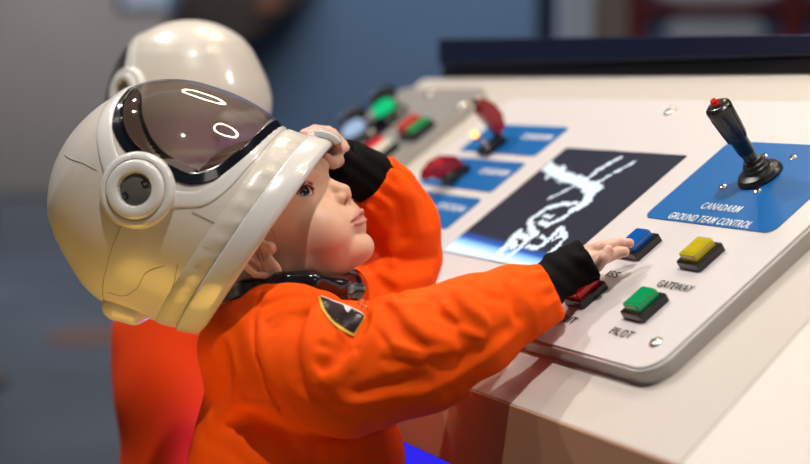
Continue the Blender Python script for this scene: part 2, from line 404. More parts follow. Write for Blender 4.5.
# ------------------------------------------------------------------ control console
con = empty('control_console', (0, 0, 0), 'white sloped space mission control console with buttons, screen and joystick', 'control console', mw=PM)
HN = PV-np.array([0, 0, 1])*PV[2]; HN /= np.linalg.norm(HN)
PMi = np.linalg.inv(np.array(PM))
def w2p(p): return (PMi@np.array([*p, 1]))[:3]
dn = (PMi[:3, :3]@np.array([0, 0, -1.0])); hh = (PMi[:3, :3]@HN)
def section_prism(pts, u0, u1):
    "pts are (v, n) pairs in the panel frame"
    bm = bmesh.new(); a = [bm.verts.new((u0, p[0], p[1])) for p in pts]; b = [bm.verts.new((u1, p[0], p[1])) for p in pts]
    bm.faces.new(a); bm.faces.new(b[::-1])
    for i in range(len(pts)): bm.faces.new((a[i], a[(i+1) % len(pts)], b[(i+1) % len(pts)], b[i]))
    for v in bm.verts:
        if .15 < v.co.x < .2: v.co.x -= (v.co.y+.1245)*.12     # the casing's right side runs slightly off square
    return bm
TH = -.016
Fv = np.array([-.1245, TH]); Tv = np.array([.390, TH])
def off(p, down=0, fwd=0): return p+down*dn[1:]+fwd*hh[1:]
zF = (P0+PV*Fv[0]+PN*Fv[1])[2]; zT = (P0+PV*Tv[0]+PN*Tv[1])[2]
U0, U1 = -1.035, .180
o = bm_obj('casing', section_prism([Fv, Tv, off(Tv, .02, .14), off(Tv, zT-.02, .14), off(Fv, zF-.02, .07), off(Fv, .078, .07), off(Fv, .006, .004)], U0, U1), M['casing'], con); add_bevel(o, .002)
o = bm_obj('front_fascia', section_prism([off(Fv, .0004, -.0008), off(Fv, .0004, .012), off(Fv, .078, .012), off(Fv, .078, -.0008)], U0, U1), M['fascia'], con); add_bevel(o, .001)
o = bm_obj('blue_light_strip', section_prism([off(Fv, .082, .0695), off(Fv, .082, .065), off(Fv, .40, .065), off(Fv, .40, .0695)], U0+.05, -.12), M['strip_blue'], con)
# side wing right of the casing: tips gently away
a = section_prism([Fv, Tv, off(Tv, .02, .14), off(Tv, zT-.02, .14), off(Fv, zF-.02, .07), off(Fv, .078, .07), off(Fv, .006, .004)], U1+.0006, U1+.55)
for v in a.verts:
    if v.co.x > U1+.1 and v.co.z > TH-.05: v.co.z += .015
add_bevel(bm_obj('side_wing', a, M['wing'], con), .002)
# main plate and left plate with rounded corners, metal edge under a white face
def plate(name, u0, u1, v0, v1, face, r):
    pts = rrect(u0, u1, v0, v1, r, 10)
    e = bm_obj(name, prism(pts, TH+.0002, -.0018, bevel=.002), M['edge'], con); e.data.polygons.foreach_set('use_smooth', [False]*len(e.data.polygons))
    f = bm_obj('face_sheet', prism(rrect(u0+.0035, u1-.0035, v0+.0035, v1-.0035, r-.003, 10), -.003, 0, bevel=.0006), face, e)
    return e
plate('main_plate', -.665, .0865, -.0635, .322, M['white_plate'], .026)
plate('left_plate', -1.022, -.752, -.10, .345, M['grey_plate'], .026)
# riser bar at the back
bz = Tv
R0 = off(Tv, 0, .001)
def riser(name, d0, d1, dl, f0, f1, m):
    A = [off(Tv, d0, f0), off(Tv, d1, f0), off(Tv, d1, f1), off(Tv, d0, f1)]
    bm = section_prism(A, -.985, .60)
    for v in bm.verts:
        if v.co.x < 0: v.co.y -= dn[1]*dl*(0 if abs((v.co.y-A[1][0])*dn[1]+(v.co.z-A[1][1])*dn[2]) < 1e-4 else 1); v.co.z -= dn[2]*dl*(0 if abs((v.co.y-A[1][0])*dn[1]+(v.co.z-A[1][1])*dn[2]) < 1e-4 else 1)
    return add_bevel(bm_obj(name, bm, m, con), .003)
riser('back_screen_bar', -.0195, .0, 0, .004, .10, M['blackbar'])
riser('back_riser_top', -.0240, -.020, .037, -.002, .10, M['navy'])
# label plates
def lab(u0, u1, v0, v1, r, name='label_plate', rs=None):
    return bm_obj(name, prism(rrect(u0, u1, v0, v1, r, 8, rs), 0.0001, .0009), M['blue'], con)
L1 = lab(-.622, -.440, .2005, .259, .006); L2 = lab(-.622, -.4395, .129, .1868, .006); L3 = lab(-.622, -.4395, .0580, .1158, .006)
LB = lab(-.134, .052, .1205, .2475, .010)
def txt(s, u, v, w, size, m, par, h=.0012, bold=.0):
    return text_mesh('lettering', s, size, m, par, Matrix.Translation((u, v, h)), width=w, bold=bold)
txt('CANADARM', -.0415, .1415, .0545, .0135, M['white_ink'], LB, bold=.00008)
txt('GROUND TEAM CONTROL', -.0395, .1225, .117, .0135, M['white_ink'], LB, bold=.00008)
txt('CANADARM', -.482, .2315, .064, .0150, M['white_ink'], L1, bold=.0002)
txt('CANADARM', -.482, .1600, .064, .0150, M['white_ink'], L2, bold=.0002)
txt('STATION', -.482, .0885, .064, .0150, M['white_ink'], L3, bold=.0002)
txt('GATEWAY', .009, .0330, .047, .0125, M['black_ink'], con)
txt('PILOT', .007, -.0325, .030, .0125, M['black_ink'], con)
txt('ISS', -.0845, .0330, .017, .0125, M['black_ink'], con)
txt('EVA SUIT', -.089, -.0325, .048, .0125, M['black_ink'], con)
# push buttons
def button(u, v, cm, name='push_button', capd=(.0212, .0262)):
    b = bm_obj(name, prism(rrect(u-.0155, u+.0155, v-.0165, v+.0165, .002, 4), .0001, .0080, bevel=.0012), M['black'], con)
    bm = prism(rrect(u-capd[0]/2, u+capd[0]/2, v-capd[1]/2, v+capd[1]/2, .0022, 5), .0075, .0148, bevel=.0012)
    c = bm_obj('button_cap', bm, cm, b)
    add_bevel(bm_obj('cap_ridge', prism(rrect(u-.0078, u+.0078, v-.0105, v+.0105, .001, 3), .0145, .0154, bevel=.0006), cm, c), .0002)
    c2 = c.children[0]; c2.parent = b
    return b
button(.0045, .0045, M['c_green']); button(.0045, .0765, M['c_yellow']); button(-.0870, .0765, M['c_blue']); button(-.0870, .0045, M['c_red'])
# screws
def screw(u, v, r=.0062, m='steel', flat=1, name='screw'):
    bm = lathe_bm([(r, 0.0001), (r, .0008), (r*.8, .0022), (r*.35, .0029), (.0001, .003)], 20, None, Matrix.Translation((u, v, 0)))
    s = bm_obj(name, bm, M[m], con, True)
    bm = box_bm(u-r*.62, u+r*.62, v-.0005, v+.0005, .0024, .0031); box_bm(u-.0005, u+.0005, v-r*.62, v+r*.62, .0024, .0031, bm)
    bm_obj('slot', bm, M['black'], s)
    return s
screw(.0565, -.0295); screw(-.286, .2955, .0075); screw(-.640, -.035)
def pip(u, v): screw(u, v, .0045)
pip(-.0705, .1755); pip(-.0205, .1745); pip(-.0215, .2265); pip(-.0615, .2255)
# joystick
J = (-.0375, .1965)
base = bm_obj('joystick', lathe_bm([(.0222, .0008), (.0222, .0032), (.0210, .0045), (.0200, .0068), (.0135, .0090), (.0130, .0120), (.0118, .0128), (.0112, .0160), (.0096, .0170), (.0088, .0200), (.006, .0208), (.001, .0208)], 40, None, Matrix.Translation((J[0], J[1], 0))), M['boot'], con, True)
# shaft direction found from its foot and head in the photograph
foot = np.array([J[0], J[1], .014])
def head_point(px, py):
    # point above the plate whose height makes the stick .115 m long
    best = None
    for h in np.linspace(.03, .12, 201):
        u, v = plane_uv(px, py, h); L = math.dist((u, v, h), foot)
        if best is None or abs(L-.074) < best[0]: best = (abs(L-.074), (u, v, h))
    return np.array(best[1])
hd = head_point(716, 104)
ax = Vector(hd-foot); L = ax.length; R4 = Matrix.Translation(Vector(foot)) @ ax.to_track_quat('Z', 'Y').to_matrix().to_4x4()
bm_obj('shaft', lathe_bm([(.0065, 0), (.0065, L*.30), (.006, L*.31), (.006, L*.33)], 28, None, R4), M['joy'], base, True)
prof = [(.0055, L*.20), (.0075, L*.21), (.0080, L*.25), (.0083, L*.42), (.0098, L*.46), (.0110, L*.60), (.0121, L*.88), (.0125, L*.92), (.0121, L*.955), (.0094, L*.985), (.0074, L*.99), (.0072, L*1.0), (.001, L*1.0)]
g = bm_obj('grip', lathe_bm(prof, 36, None, R4), M['joy'], base, True)
bm = bmesh.new()
for k in range(6):
    a = k*math.pi/3; tube([R4 @ Vector((.0094*math.cos(a), .0094*math.sin(a), L*.46)), R4 @ Vector((.0106*math.cos(a), .0106*math.sin(a), L*.62)), R4 @ Vector((.0116*math.cos(a), .0116*math.sin(a), L*.86))], .0014, 8, bm)
bm_obj('grip_rib', bm, M['joy'], base, True)
bm_obj('fire_button', lathe_bm([(.0042, L*.995), (.0042, L*1.035), (.0034, L*1.065), (.0008, L*1.07)], 24, None, R4), M['c_red'], base, True)
# guarded toggle switches
def toggle(u, v, openang):
    b = add_bevel(bm_obj('toggle_switch', box_bm(u-.013, u+.013, v-.012, v+.022, .001, .009), M['black'], con), .0015)
    # cover: wedge shell hinged at the upper edge
    bm = bmesh.new(); n = 9; w0 = .0095
    side = [(0, 0), (.006, .014), (.020, .020), (.036, .019), (.050, .012), (.056, .002), (.046, .002), (.040, -.004), (.020, -.002)]
    a = [bm.verts.new((-w0, p[0], p[1])) for p in side]; c = [bm.verts.new((w0, p[0], p[1])) for p in side]
    bm.faces.new(a); bm.faces.new(c[::-1])
    for i in range(len(side)): bm.faces.new((a[i], a[(i+1) % len(side)], c[(i+1) % len(side)], c[i]))
    m4 = Matrix.Translation((u, v+.018, .010)) @ Matrix.Rotation(math.radians(openang), 4, 'X') @ Matrix.Rotation(math.radians(180), 4, 'Z') @ Matrix.Scale(-1, 4, (1, 0, 0))
    bmesh.ops.transform(bm, matrix=m4, verts=bm.verts)
    add_bevel(bm_obj('red_cover', bm, M['red_cover'], b), .002)
    bm = lathe_bm([(.0050, .007), (.0050, .013), (.0062, .0135), (.0062, .0165), (.003, .0175), (.001, .018)], 20, None, Matrix.Translation((u, v-.002, 0)))
    bm_obj('toggle_nut', bm, M['steel'], b, True)
    bm_obj('toggle_lever', tube([(u, v-.002, .015), (u-.001, v-.004, .021), (u-.002, v-.006, .028)], [.0022, .0028, .0036], 12), M['steel'], b, True)
    bm_obj('indicator_lamp', lathe_bm([(.0040, .0), (.0042, .003), (.0028, .0065), (.0003, .0075)], 16, None, Matrix.Translation((u-.002, v-.006, .027))), M['led_orange'], b, True)
    return b
_a = plane_uv(501, 143); toggle(_a[0], _a[1]-.018, -86); _a = plane_uv(465, 171); toggle(_a[0], _a[1]-.018, -14)
screw(-.546, .2215, .0085, 'bronze'); screw(-.546, .1495, .0085, 'bronze')
# screen
SU0, SU1, SV0, SV1 = -.3975, -.1735, .0235, .2205
scr = bm_obj('screen', prism(rrect(SU0, SU1, SV0, SV1, .002, 4), -.0005, .0006), M['blackbar'], con)
def screen_mat():
    m = bpy.data.materials.new('lit_screen'); m.use_nodes = True; nt = m.node_tree; b = nt.nodes['Principled BSDF']
    b.inputs['Base Color'].default_value = (.01, .01, .014, 1); b.inputs['Roughness'].default_value = .25
    tc = nt.nodes.new('ShaderNodeTexCoord'); sp = nt.nodes.new('ShaderNodeSeparateXYZ'); nt.links.new(tc.outputs['Object'], sp.inputs[0])
    # height above the curved planet limb along the lower edge
    mm = nt.nodes.new('ShaderNodeMath'); mm.operation = 'MULTIPLY_ADD'; mm.inputs[1].default_value = .05; mm.inputs[2].default_value = .0
    nt.links.new(sp.outputs[0], mm.inputs[0])
    ad = nt.nodes.new('ShaderNodeMath'); ad.operation = 'ADD'; nt.links.new(sp.outputs[1], ad.inputs[0]); nt.links.new(mm.outputs[0], ad.inputs[1])
    mr = nt.nodes.new('ShaderNodeMapRange'); mr.inputs[1].default_value = .008; mr.inputs[2].default_value = .042; nt.links.new(ad.outputs[0], mr.inputs[0])
    r = nt.nodes.new('ShaderNodeValToRGB'); e = r.color_ramp.elements; e[0].position = .25; e[0].color = (.85, .95, 1, 1); e[1].position = 1; e[1].color = (.018, .020, .034, 1)
    x = e.new(.50); x.color = (.35, .70, 1, 1); x = e.new(.70); x.color = (.02, .12, .55, 1)
    nt.links.new(mr.outputs[0], r.inputs[0]); nt.links.new(r.outputs[0], b.inputs['Emission Color']); b.inputs['Emission Strength'].default_value = 1.1
    return m
disp = bm_obj('display', prism(rrect(SU0+.001, SU1-.001, SV0+.001, SV1-.001, .001, 2), .0004, .0008), screen_mat(), scr)
def ZP(x, y): return plane_uv(430+x/3, 140+y/3, .001)
rngs = np.random.RandomState(4)
strokes = [([(470, 118), (505, 88), (570, 53)], .0042), ([(355, 176), (400, 155), (440, 132), (500, 128), (560, 95), (610, 66)], .0032),
    ([(350, 80), (372, 95), (400, 112), (440, 120), (470, 138), (495, 145)], .0085), ([(348, 112), (368, 100)], .005), ([(390, 85), (398, 120)], .006), ([(480, 160), (462, 190), (425, 212)], .0075),
    ([(462, 150), (500, 150)], .006), ([(430, 210), (395, 235), (352, 256), (330, 248)], .0048), ([(440, 190), (400, 192), (350, 205), (320, 225), (300, 240), (300, 262)], .0045), ([(360, 232), (340, 228)], .004),
    ([(300, 262), (312, 286), (290, 296), (268, 285), (245, 300), (250, 322)], .0055), ([(262, 280), (235, 310), (205, 340), (200, 362)], .0065), ([(300, 290), (262, 330), (225, 355)], .0045), ([(290, 320), (318, 325), (345, 310), (390, 262)], .0042),
    ([(388, 264), (404, 295), (378, 322), (355, 342)], .0040), ([(395, 285), (365, 300)], .0035), ([(330, 290), (345, 300)], .003)]
cell = .0014
us = np.arange(SU0+.003, SU1-.003, cell); vs = np.arange(SV0+.003, SV1-.003, cell)
GU, GV = np.meshgrid(us, vs, indexing='ij'); GP = np.stack([GU.ravel(), GV.ravel(), 0*GU.ravel()], 1)
best = np.full(len(GP), 9.)
for pts, w in strokes:
    q = [(*ZP(*p), 0) for p in pts]; best = np.minimum(best, pldist(GP, q)-w)
nz = np.array([mnoise.noise(Vector((p[0]*190, p[1]*190, 1.3))) for p in GP]); best += .0030*nz+.0009+.0012*np.sin(GP[:, 0]*900)*np.sin(GP[:, 1]*1100)
mbv = MB()
for (u, v, _), b in zip(GP, best):
    if b < 0: mbv.add([(u, v, .0010), (u+cell, v, .0010), (u+cell, v+cell, .0010), (u, v+cell, .0010)], [(0, 1, 2, 3)])
mkobj('robot_arm_picture', mbv.v, mbv.f, M['screen_white'], scr, smooth=False)
# left plate fittings
def round_lamp(px, py, m, lbl):
    u, v = plane_uv(px, py, .02)
    b = bm_obj('round_button', lathe_bm([(.030, .0001), (.030, .006), (.024, .010), (.024, .016), (.001, .016)], 28, None, Matrix.Translation((u, v, 0))), M['black'], con, True)
    bm_obj('lit_lens', lathe_bm([(.0170, .0162), (.0170, .024), (.013, .029), (.001, .030)], 28, None, Matrix.Translation((u, v, 0))), m, b, True)
    b['label'] = lbl
    return u, v
u, v = round_lamp(384, 108, M['led_green'], 'round button with glowing green lens')
bm_obj('black_knob', lathe_bm([(.010, .0001), (.010, .012), (.020, .018), (.022, .028), (.018, .036), (.001, .038)], 28, None, Matrix.Translation((u-.030, v+.020, 0))), M['black'], con, True)
u, v = round_lamp(354, 129, M['led_white'], 'round button with glowing bluish white lens')
bm_obj('black_knob', lathe_bm([(.010, .0001), (.010, .012), (.020, .018), (.022, .028), (.018, .036), (.001, .038)], 28, None, Matrix.Translation((u-.030, v+.020, 0))), M['black'], con, True)
a = plane_uv(388, 124); b = plane_uv(356, 148)
bm_obj('dark_display', prism(rrect(a[0]-.075, a[0]+.022, b[1]-.02, a[1]+.03, .004), .0001, .001), M['navy'], con)
for (px, py), c1, c2 in (((414, 126), M['c_red'], M['c_green']), ((378, 148), M['c_red'], M['c_white'])):
    u, v = plane_uv(px, py, .012)
    b = bm_obj('push_button', prism(rrect(u-.024, u+.024, v-.020, v+.020, .003), .0001, .011, bevel=.001), M['black'], con)
    bm_obj('button_cap', prism(rrect(u-.021, u-.001, v-.017, v+.017, .003), .010, .021, bevel=.002), c1, b)
    bm_obj('button_cap', prism(rrect(u+.001, u+.021, v-.017, v+.017, .003), .010, .017, bevel=.002), c2, b)
screw(*plane_uv(430, 94), .008); screw(*plane_uv(461, 106), .008)

# ------------------------------------------------------------------ toy astronaut helmet (local units: child-frame px, axis x=towards opening, y=towards visor, z=side)
LT = np.array([-115, -113, -111, -106, -93, -78, -60, -42, -25, 0, 30, 64, 100.])
LRr = np.array([1, 13, 22, 42, 71, 87, 99, 108, 114.5, 120, 119, 115, 112.])
LC = np.array([0, 0, 0, 1, 2, 3, 4, 4, 3, 4, 9, 15, 28.])
def smooth_interp(xs, ys, t):
    t = np.asarray(t, float); m = np.gradient(ys, xs); i = np.clip(np.searchsorted(xs, t)-1, 0, len(xs)-2); h = xs[i+1]-xs[i]; s = np.clip((t-xs[i])/h, 0, 1)
    return ys[i]*(2*s**3-3*s**2+1)+h*m[i]*(s**3-2*s**2+s)+ys[i+1]*(-2*s**3+3*s**2)+h*m[i+1]*(s**3-s**2)
def hp(t, phi, o=0.):
    "helmet surface point; phi 0 = crown/visor side, 90 deg = near side"
    t = np.asarray(t, float); phi = np.asarray(phi, float)
    # pole-safe: use sqrt profile near the back
    r = smooth_interp(LT, LRr, t)
    tb = t < -93; r = np.where(tb, np.sqrt(np.maximum(0, 1-((t+25)/-90.)**2))*108.5, r)
    c = smooth_interp(LT, LC, t)
    nt = -np.gradient(LRr, LT); nx = np.clip(-(t+10)/115., -1, 1)*-1
    e = np.where(t < 0, t/115., 0.0)       # radial/axial mix of the offset direction
    rr = r+o*np.sqrt(np.maximum(0, 1-e*e))
    return np.stack([t+o*e, c+rr*np.cos(phi), rr*.95*np.sin(phi)], -1)
HA = math.radians(-2)
A0 = np.array([.826, -.564, 0]); E0 = np.array([.564, .826, 0]); Z0 = np.array([0, 0, 1.])
A1 = A0*math.cos(HA)+Z0*math.sin(HA); Z1 = Z0*math.cos(HA)-A0*math.sin(HA)
HC = K(166, 203.5, 0)
HB = np.stack([A1, E0, Z1])      # rows: local axes in the child frame
def h2k(L): return HC+np.asarray(L)@HB
def k2px(Q): g = F/(F-Q[..., 2]); return np.stack([405+Q[..., 0]*g, 232-Q[..., 1]*g], -1)
_t, _p = np.meshgrid(np.linspace(-114.9, 100, 500), np.linspace(-.1, math.pi+.1, 500), indexing='ij')
_t = _t.ravel(); _p = _p.ravel(); _px = k2px(h2k(hp(_t, _p)))
def px2tp(x, y):
    i = np.argmin(((_px-np.array([x, y]))**2).sum(1)); return _t[i], _p[i]
def hpath(px, n=40, mirror=True):
    "pixel polyline on the near side -> smooth (t,phi) path, mirrored over the crown"
    q = np.array([px2tp(*p) for p in px]); L = np.r_[0, np.cumsum(np.hypot(*np.diff(px, axis=0).T))]; s = np.linspace(0, L[-1], n)
    return smooth_interp(L, q[:, 0], s), smooth_interp(L, q[:, 1], s)
hmat = Matrix.Identity(4)
hx, hy, hz = dirW(A1), dirW(E0), dirW(Z1); hl = toW(HC)
for i in range(3): hmat[i][0], hmat[i][1], hmat[i][2], hmat[i][3] = hx[i], hy[i], hz[i], hl[i]
hel = empty('astronaut_helmet', (0, 0, 0), 'large white toy space helmet with smoked visor, pushed back on the looking-up child in front', 'helmet', 'toy space helmets', mw=hmat)
def hobj(name, V, Fc, m, par=hel, **k): return mkobj(name, np.asarray(V)*S, Fc, m, par, **k)
def gridfaces(nu, nv, closed=False):
    f = []
    for i in range(nu-1):
        for j in range(nv if closed else nv-1): f.append((i*nv+j, (i+1)*nv+j, (i+1)*nv+(j+1) % nv, i*nv+(j+1) % nv))
    return f
# visor opening boundary (outer edge of the black gasket)
bpx = np.array([(125, 87), (116.5, 103), (115, 125), (124, 146), (140, 160), (165, 173), (190, 182), (215, 177), (240, 161), (263, 141), (285, 125)], float)
bt, bp = hpath(bpx, 60)
bp[0] = 0; bp[-1] = 0
order = np.argmax(bp)
Lp, Lt = bp[:order+1], bt[:order+1]; Rp, Rt = bp[order:][::-1], bt[order:][::-1]
def tL(p): return np.interp(abs(p), np.maximum.accumulate(Lp), Lt)
def tR(p): return np.interp(abs(p), np.maximum.accumulate(Rp), Rt)
pmax = bp.max()*.999
# shell with the opening cut out
n_t, n_p = 200, 240
tt = np.r_[-115+2.0*(np.linspace(0, 1, 20)**2)*11, np.linspace(-92.5, 98, n_t-20)]; pp = np.linspace(-math.pi, math.pi, n_p, endpoint=False)
T, Pm = np.meshgrid(tt, pp, indexing='ij'); V = hp(T.ravel(), Pm.ravel())
F4 = []
for f in gridfaces(n_t, n_p, True):
    t0 = np.mean([T.ravel()[i] for i in f]); p0 = Pm.ravel()[f[0]]
    if abs(p0) < pmax and tL(p0)+3 < t0 < tR(p0)-3: continue
    F4.append(f[::-1])
shell = hobj('shell', V, F4, M['shell'])
sol = shell.modifiers.new('thick', 'SOLIDIFY'); sol.thickness = .003; sol.offset = -1
def ribbon(name, t0, p0, t1, p1, o, m, par=hel, th=.0015, nw=5, crown=0.0, full=True):
    "strip between two edge paths; mirrored to the far side when full"
    t0, p0, t1, p1 = map(np.asarray, (t0, p0, t1, p1))
    if full:
        t0 = np.r_[t0, t0[::-1][1:]]; p0 = np.r_[p0, -p0[::-1][1:]]; t1 = np.r_[t1, t1[::-1][1:]]; p1 = np.r_[p1, -p1[::-1][1:]]
    V = []
    for a, b, c, d in zip(t0, p0, t1, p1):
        for k in range(nw):
            w = k/(nw-1); V.append(hp(a+(c-a)*w, b+(d-b)*w, o+crown*(1-(2*w-1)**2)))
    ob = hobj(name, V, gridfaces(len(t0), nw), m, par)
    s = ob.modifiers.new('thick', 'SOLIDIFY'); s.thickness = th; s.offset = 1
    b = ob.modifiers.new('bev', 'BEVEL'); b.width = .0005; b.segments = 2; b.limit_method = 'ANGLE'; b.angle_limit = 1.0
    return ob
# visor glass and gasket: rows across phi
ph = np.linspace(-1, 1, 90); ph = np.sign(ph)*(1-(1-abs(ph))**1.5)*pmax; tau = np.linspace(0, 1, 60)
def visor_surface(inset, bulge, o0):
    V = []
    for p in ph:
        a, b = tL(p), tR(p); w = (b-a)
        for q in tau:
            x = inset*min(1, w/60); t = a+x+(w-2*x)*q
            edge = max(0, 1-(2*q-1)**2)**.5*max(0, 1-(p/pmax)**2)**.5
            V.append(hp(t, p*(1-inset/260), o0+bulge*edge))
    return V
vis = hobj('visor', visor_surface(4, 6, .6), [f[::-1] for f in gridfaces(len(ph), len(tau))], M['visor'])
# gasket as closed loop ribbon following the opening
loop_t = np.r_[bt]; loop_p = np.r_[bp]
cx_t, cx_p = -18.0, .0
k_in = .90
def loop_pts(scale):
    c3 = hp(np.array(-16.), np.array(0.))
    return c3
def gasket(name, inw, outw, o, m, th):
    # offset path in 3-D: move towards / away from the middle of the opening
    P3 = hp(bt, bp); V = []; full_t = np.r_[bt, bt[::-1][1:-1]]; full_p = np.r_[bp, -bp[::-1][1:-1]]
    n = len(full_t); P3 = hp(full_t, full_p, o)
    for i in range(n):
        d = P3[(i+1) % n]-P3[i-1]; d /= np.linalg.norm(d)
        nrm = P3[i]-np.array([-5, 5, 0.]); nrm[0] *= .8; nrm /= np.linalg.norm(nrm)
        s = np.cross(d, nrm); s /= np.linalg.norm(s)
        mid = np.array([-14, 60, 0.])
        if s@(mid-P3[i]) < 0: s = -s
        for w in np.linspace(-outw, inw, 5):
            V.append(P3[i]+s*w)
    f = []
    for i in range(n):
        for k in range(4): f.append((i*5+k, ((i+1) % n)*5+k, ((i+1) % n)*5+k+1, i*5+k+1))
    ob = hobj(name, V, f, m); sm = ob.modifiers.new('sub', 'SUBSURF'); sm.levels = 1; sm.render_levels = 1
    s = ob.modifiers.new('thick', 'SOLIDIFY'); s.thickness = th; s.offset = 0
    return ob
gasket('visor_gasket', 9, 2.5, .2, M['gasket'], .0022)
# white frame straps running from the ear disc over the crown
def strap(inner, outer, o=1.2):
    ti, pi_ = hpath(np.array(inner, float), 30); to, po = hpath(np.array(outer, float), 30)
    pi_[-1] = 0; po[-1] = 0
    return ribbon('visor_frame', ti, pi_, to, po, o, M['shell_trim'], th=.0016, crown=.25)
strap([(150, 192), (172, 191), (196, 192), (214, 182), (232, 165), (250, 143), (271, 120)], [(150, 212), (176, 208), (205, 205), (224, 193), (246, 170), (266, 147), (288, 126)])
strap([(134, 188), (121, 163), (114, 140), (113.5, 122), (120, 102), (132, 87)], [(118, 200), (105, 172), (99.5, 150), (98.5, 130), (106, 108), (125, 89)])
# ear discs on both sides
for sgn in (1, -1):
    tE, pE = px2tp(137, 190)
    p = hp(np.array(tE), np.array(pE)); nrm = np.array([p[0]*.12-0.0, 0.0, 1.0]); nrm = np.array([-.20, -.02, .98]); 
    if sgn < 0: p = p*np.array([1, 1, -1]); nrm = nrm*np.array([1, 1, -1])
    R4 = Matrix.Translation(Vector(p*S)) @ Vector(nrm).to_track_quat('Z', 'Y').to_matrix().to_4x4() @ Matrix.Scale(S, 4)
    d = bm_obj('ear_disc', lathe_bm([(36, -16), (36, 1), (34, 4), (31, 5.2), (29.2, 5.2), (28.6, 3.6), (28, 5.0), (27, 8.0), (25, 9.4), (20, 9.8), (17, 9.0), (15.2, 6.0), (14.8, 1.0), (.1, 1.0)], 64, None, R4), M['shell_trim'], hel, True)
    bm = lathe_bm([(14.6, 1), (14.6, 4.2), (13.2, 5.0), (11, 5.8), (6, 6.8), (.1, 7.0)], 40, None, R4)
    bm_obj('ear_cap', bm, M['disc_dark'], d, True)
    bm = bmesh.new()
    for a0 in (2.6, -.5):
        for (ra, rb) in ((9.0, 9.8),):
            tube([R4 @ Vector((r_*math.cos(a0+da), r_*math.sin(a0+da), 6.5)) for r_, da in ((13, -.22), (9, -.28), (9, .28), (13, .22))], .8*S, 6, bm)
    bm_obj('cap_notch', bm, M['gasket'], d, True)
# rim rings at the opening
def ring(name, prof, m, notch=0, n=144):
    V = []
    for t, o in prof:
        for j in range(n):
            p = 2*math.pi*j/n; oo = o-(1.6 if notch and (j % 4) < 1 and o > notch else 0); 
            r = float(smooth_interp(LT, LRr, np.array(float(min(t, 100)))))+oo; c = float(smooth_interp(LT, LC, np.array(float(min(t, 100)))))+(max(t-100, 0)*.15)
            V.append((t, c+r*math.cos(p), r*.95*math.sin(p)))
    f = gridfaces(len(prof), n, True)
    return hobj(name, V, [q[::-1] for q in f], m)
ring('rim_collar', [(58, -1), (60, 1.6), (70, 2.4), (78, 2.4), (79.5, 1)], M['shell'], notch=2.0)
ring('rim_band', [(79, -1), (79.5, 4.5), (82, 5.6), (98, 6.2), (103, 5.2), (105, 2.0), (104.5, -2), (100, -5), (80, -8), (40, -7)], M['shell_trim'])
# moulded lip block on the top of the rim
bm = bmesh.new(); 
V = []
for t in (84, 90, 98, 105, 109):
    for p in np.linspace(-.20, .20, 9): V.append(hp(np.array(min(t, 100.)), np.array(p), 7.5+(2.5 if 88 < t < 106 else 0))+np.array([max(0, t-100), 0, 0]))
lb = hobj('rim_latch', V, gridfaces(5, 9), M['shell_trim']); s_ = lb.modifiers.new('thick', 'SOLIDIFY'); s_.thickness = .007; s_.offset = 0; add_bevel(lb, .002)
# dark seam lines
def seam(px, w=.45, o=.1, m='seam'):
    t, p = hpath(np.array(px, float), 30); pts = hp(t, p, o)*S
    ob = bm_obj('seam', tube([tuple(q) for q in pts], w*S, 6), M[m], hel, True)
seam([(65, 155), (80, 162), (97, 170)], .6); seam([(192, 212), (210, 221), (235, 232), (262, 243)], .6); seam([(121, 226), (112, 248), (106, 270), (104, 300)], .5)
seam([(108, 292), (124, 296), (135, 290), (147, 272), (164, 266)], .35); seam([(178, 263), (173, 285), (166, 302)], .35)
# chin ducts along the lower edge
def duct(P):
    d = None
    for a, b, ra, rb in (((122, 303), (138, 308), 16, 14.5), ((138, 308), (158, 304), 14.5, 10), ((164, 305), (184, 312), 11.5, 12), ((186, 314), (197, 319), 11, 8.5)):
        A_ = (K(*a, 0)-HC)@HB.T; B_ = (K(*b, 0)-HC)@HB.T
        for z in (0,):
            w = 26; q = P.copy(); q[:, 2] = np.sign(q[:, 2])*np.maximum(0, abs(q[:, 2])-w)
            A2 = A_.copy(); B2 = B_.copy(); A2[2] = B2[2] = 0
            e = cap(q, A2, B2, ra, rb); d = e if d is None else smin(d, e, 3)
    return d
Vd, Qd = sdf_mesh(duct, (-30, -160, -55), (130, -60, 55), 1.6)
hobj('chin_duct', Vd, Qd, M['shell'])
# the second helmet: a copy of every part, upright on the child behind
def copy_tree(o, parent=None):
    c = o.copy(); sc.collection.objects.link(c)
    if parent: c.parent = parent
    for ch in list(o.children): copy_tree(ch, c)
    return c
h2 = copy_tree(hel)
h2['label'] = 'blurred white toy space helmet standing upright on the background child, seen from behind'
g2 = CAM+1.77*(CR*(192-405)/F-CU*(101-232)/F+CF)
fwd = Vector((-.72, .69, .06)).normalized(); dnv = Vector((.02, .05, -1)); dnv = (dnv-fwd*dnv.dot(fwd)).normalized(); sd = dnv.cross(fwd)
m2 = Matrix.Identity(4)
for i in range(3): m2[i][0], m2[i][1], m2[i][2], m2[i][3] = dnv[i]*.87, fwd[i]*.87, sd[i]*.87, g2[i]
h2.matrix_world = m2

# ------------------------------------------------------------------ the child in front
FEET = toW(K(300, 232, 0)); FEET = np.array([FEET[0], FEET[1], 0.0])
kid = empty('person', tuple(FEET), 'child in orange astronaut suit looking up, hand on helmet rim, other hand pressing blue button', 'person')
def kobj(name, V, Q, m, par=kid, base=None, **k):
    return mkobj(name, toW(V), Q, m, par, off=FEET, **k)
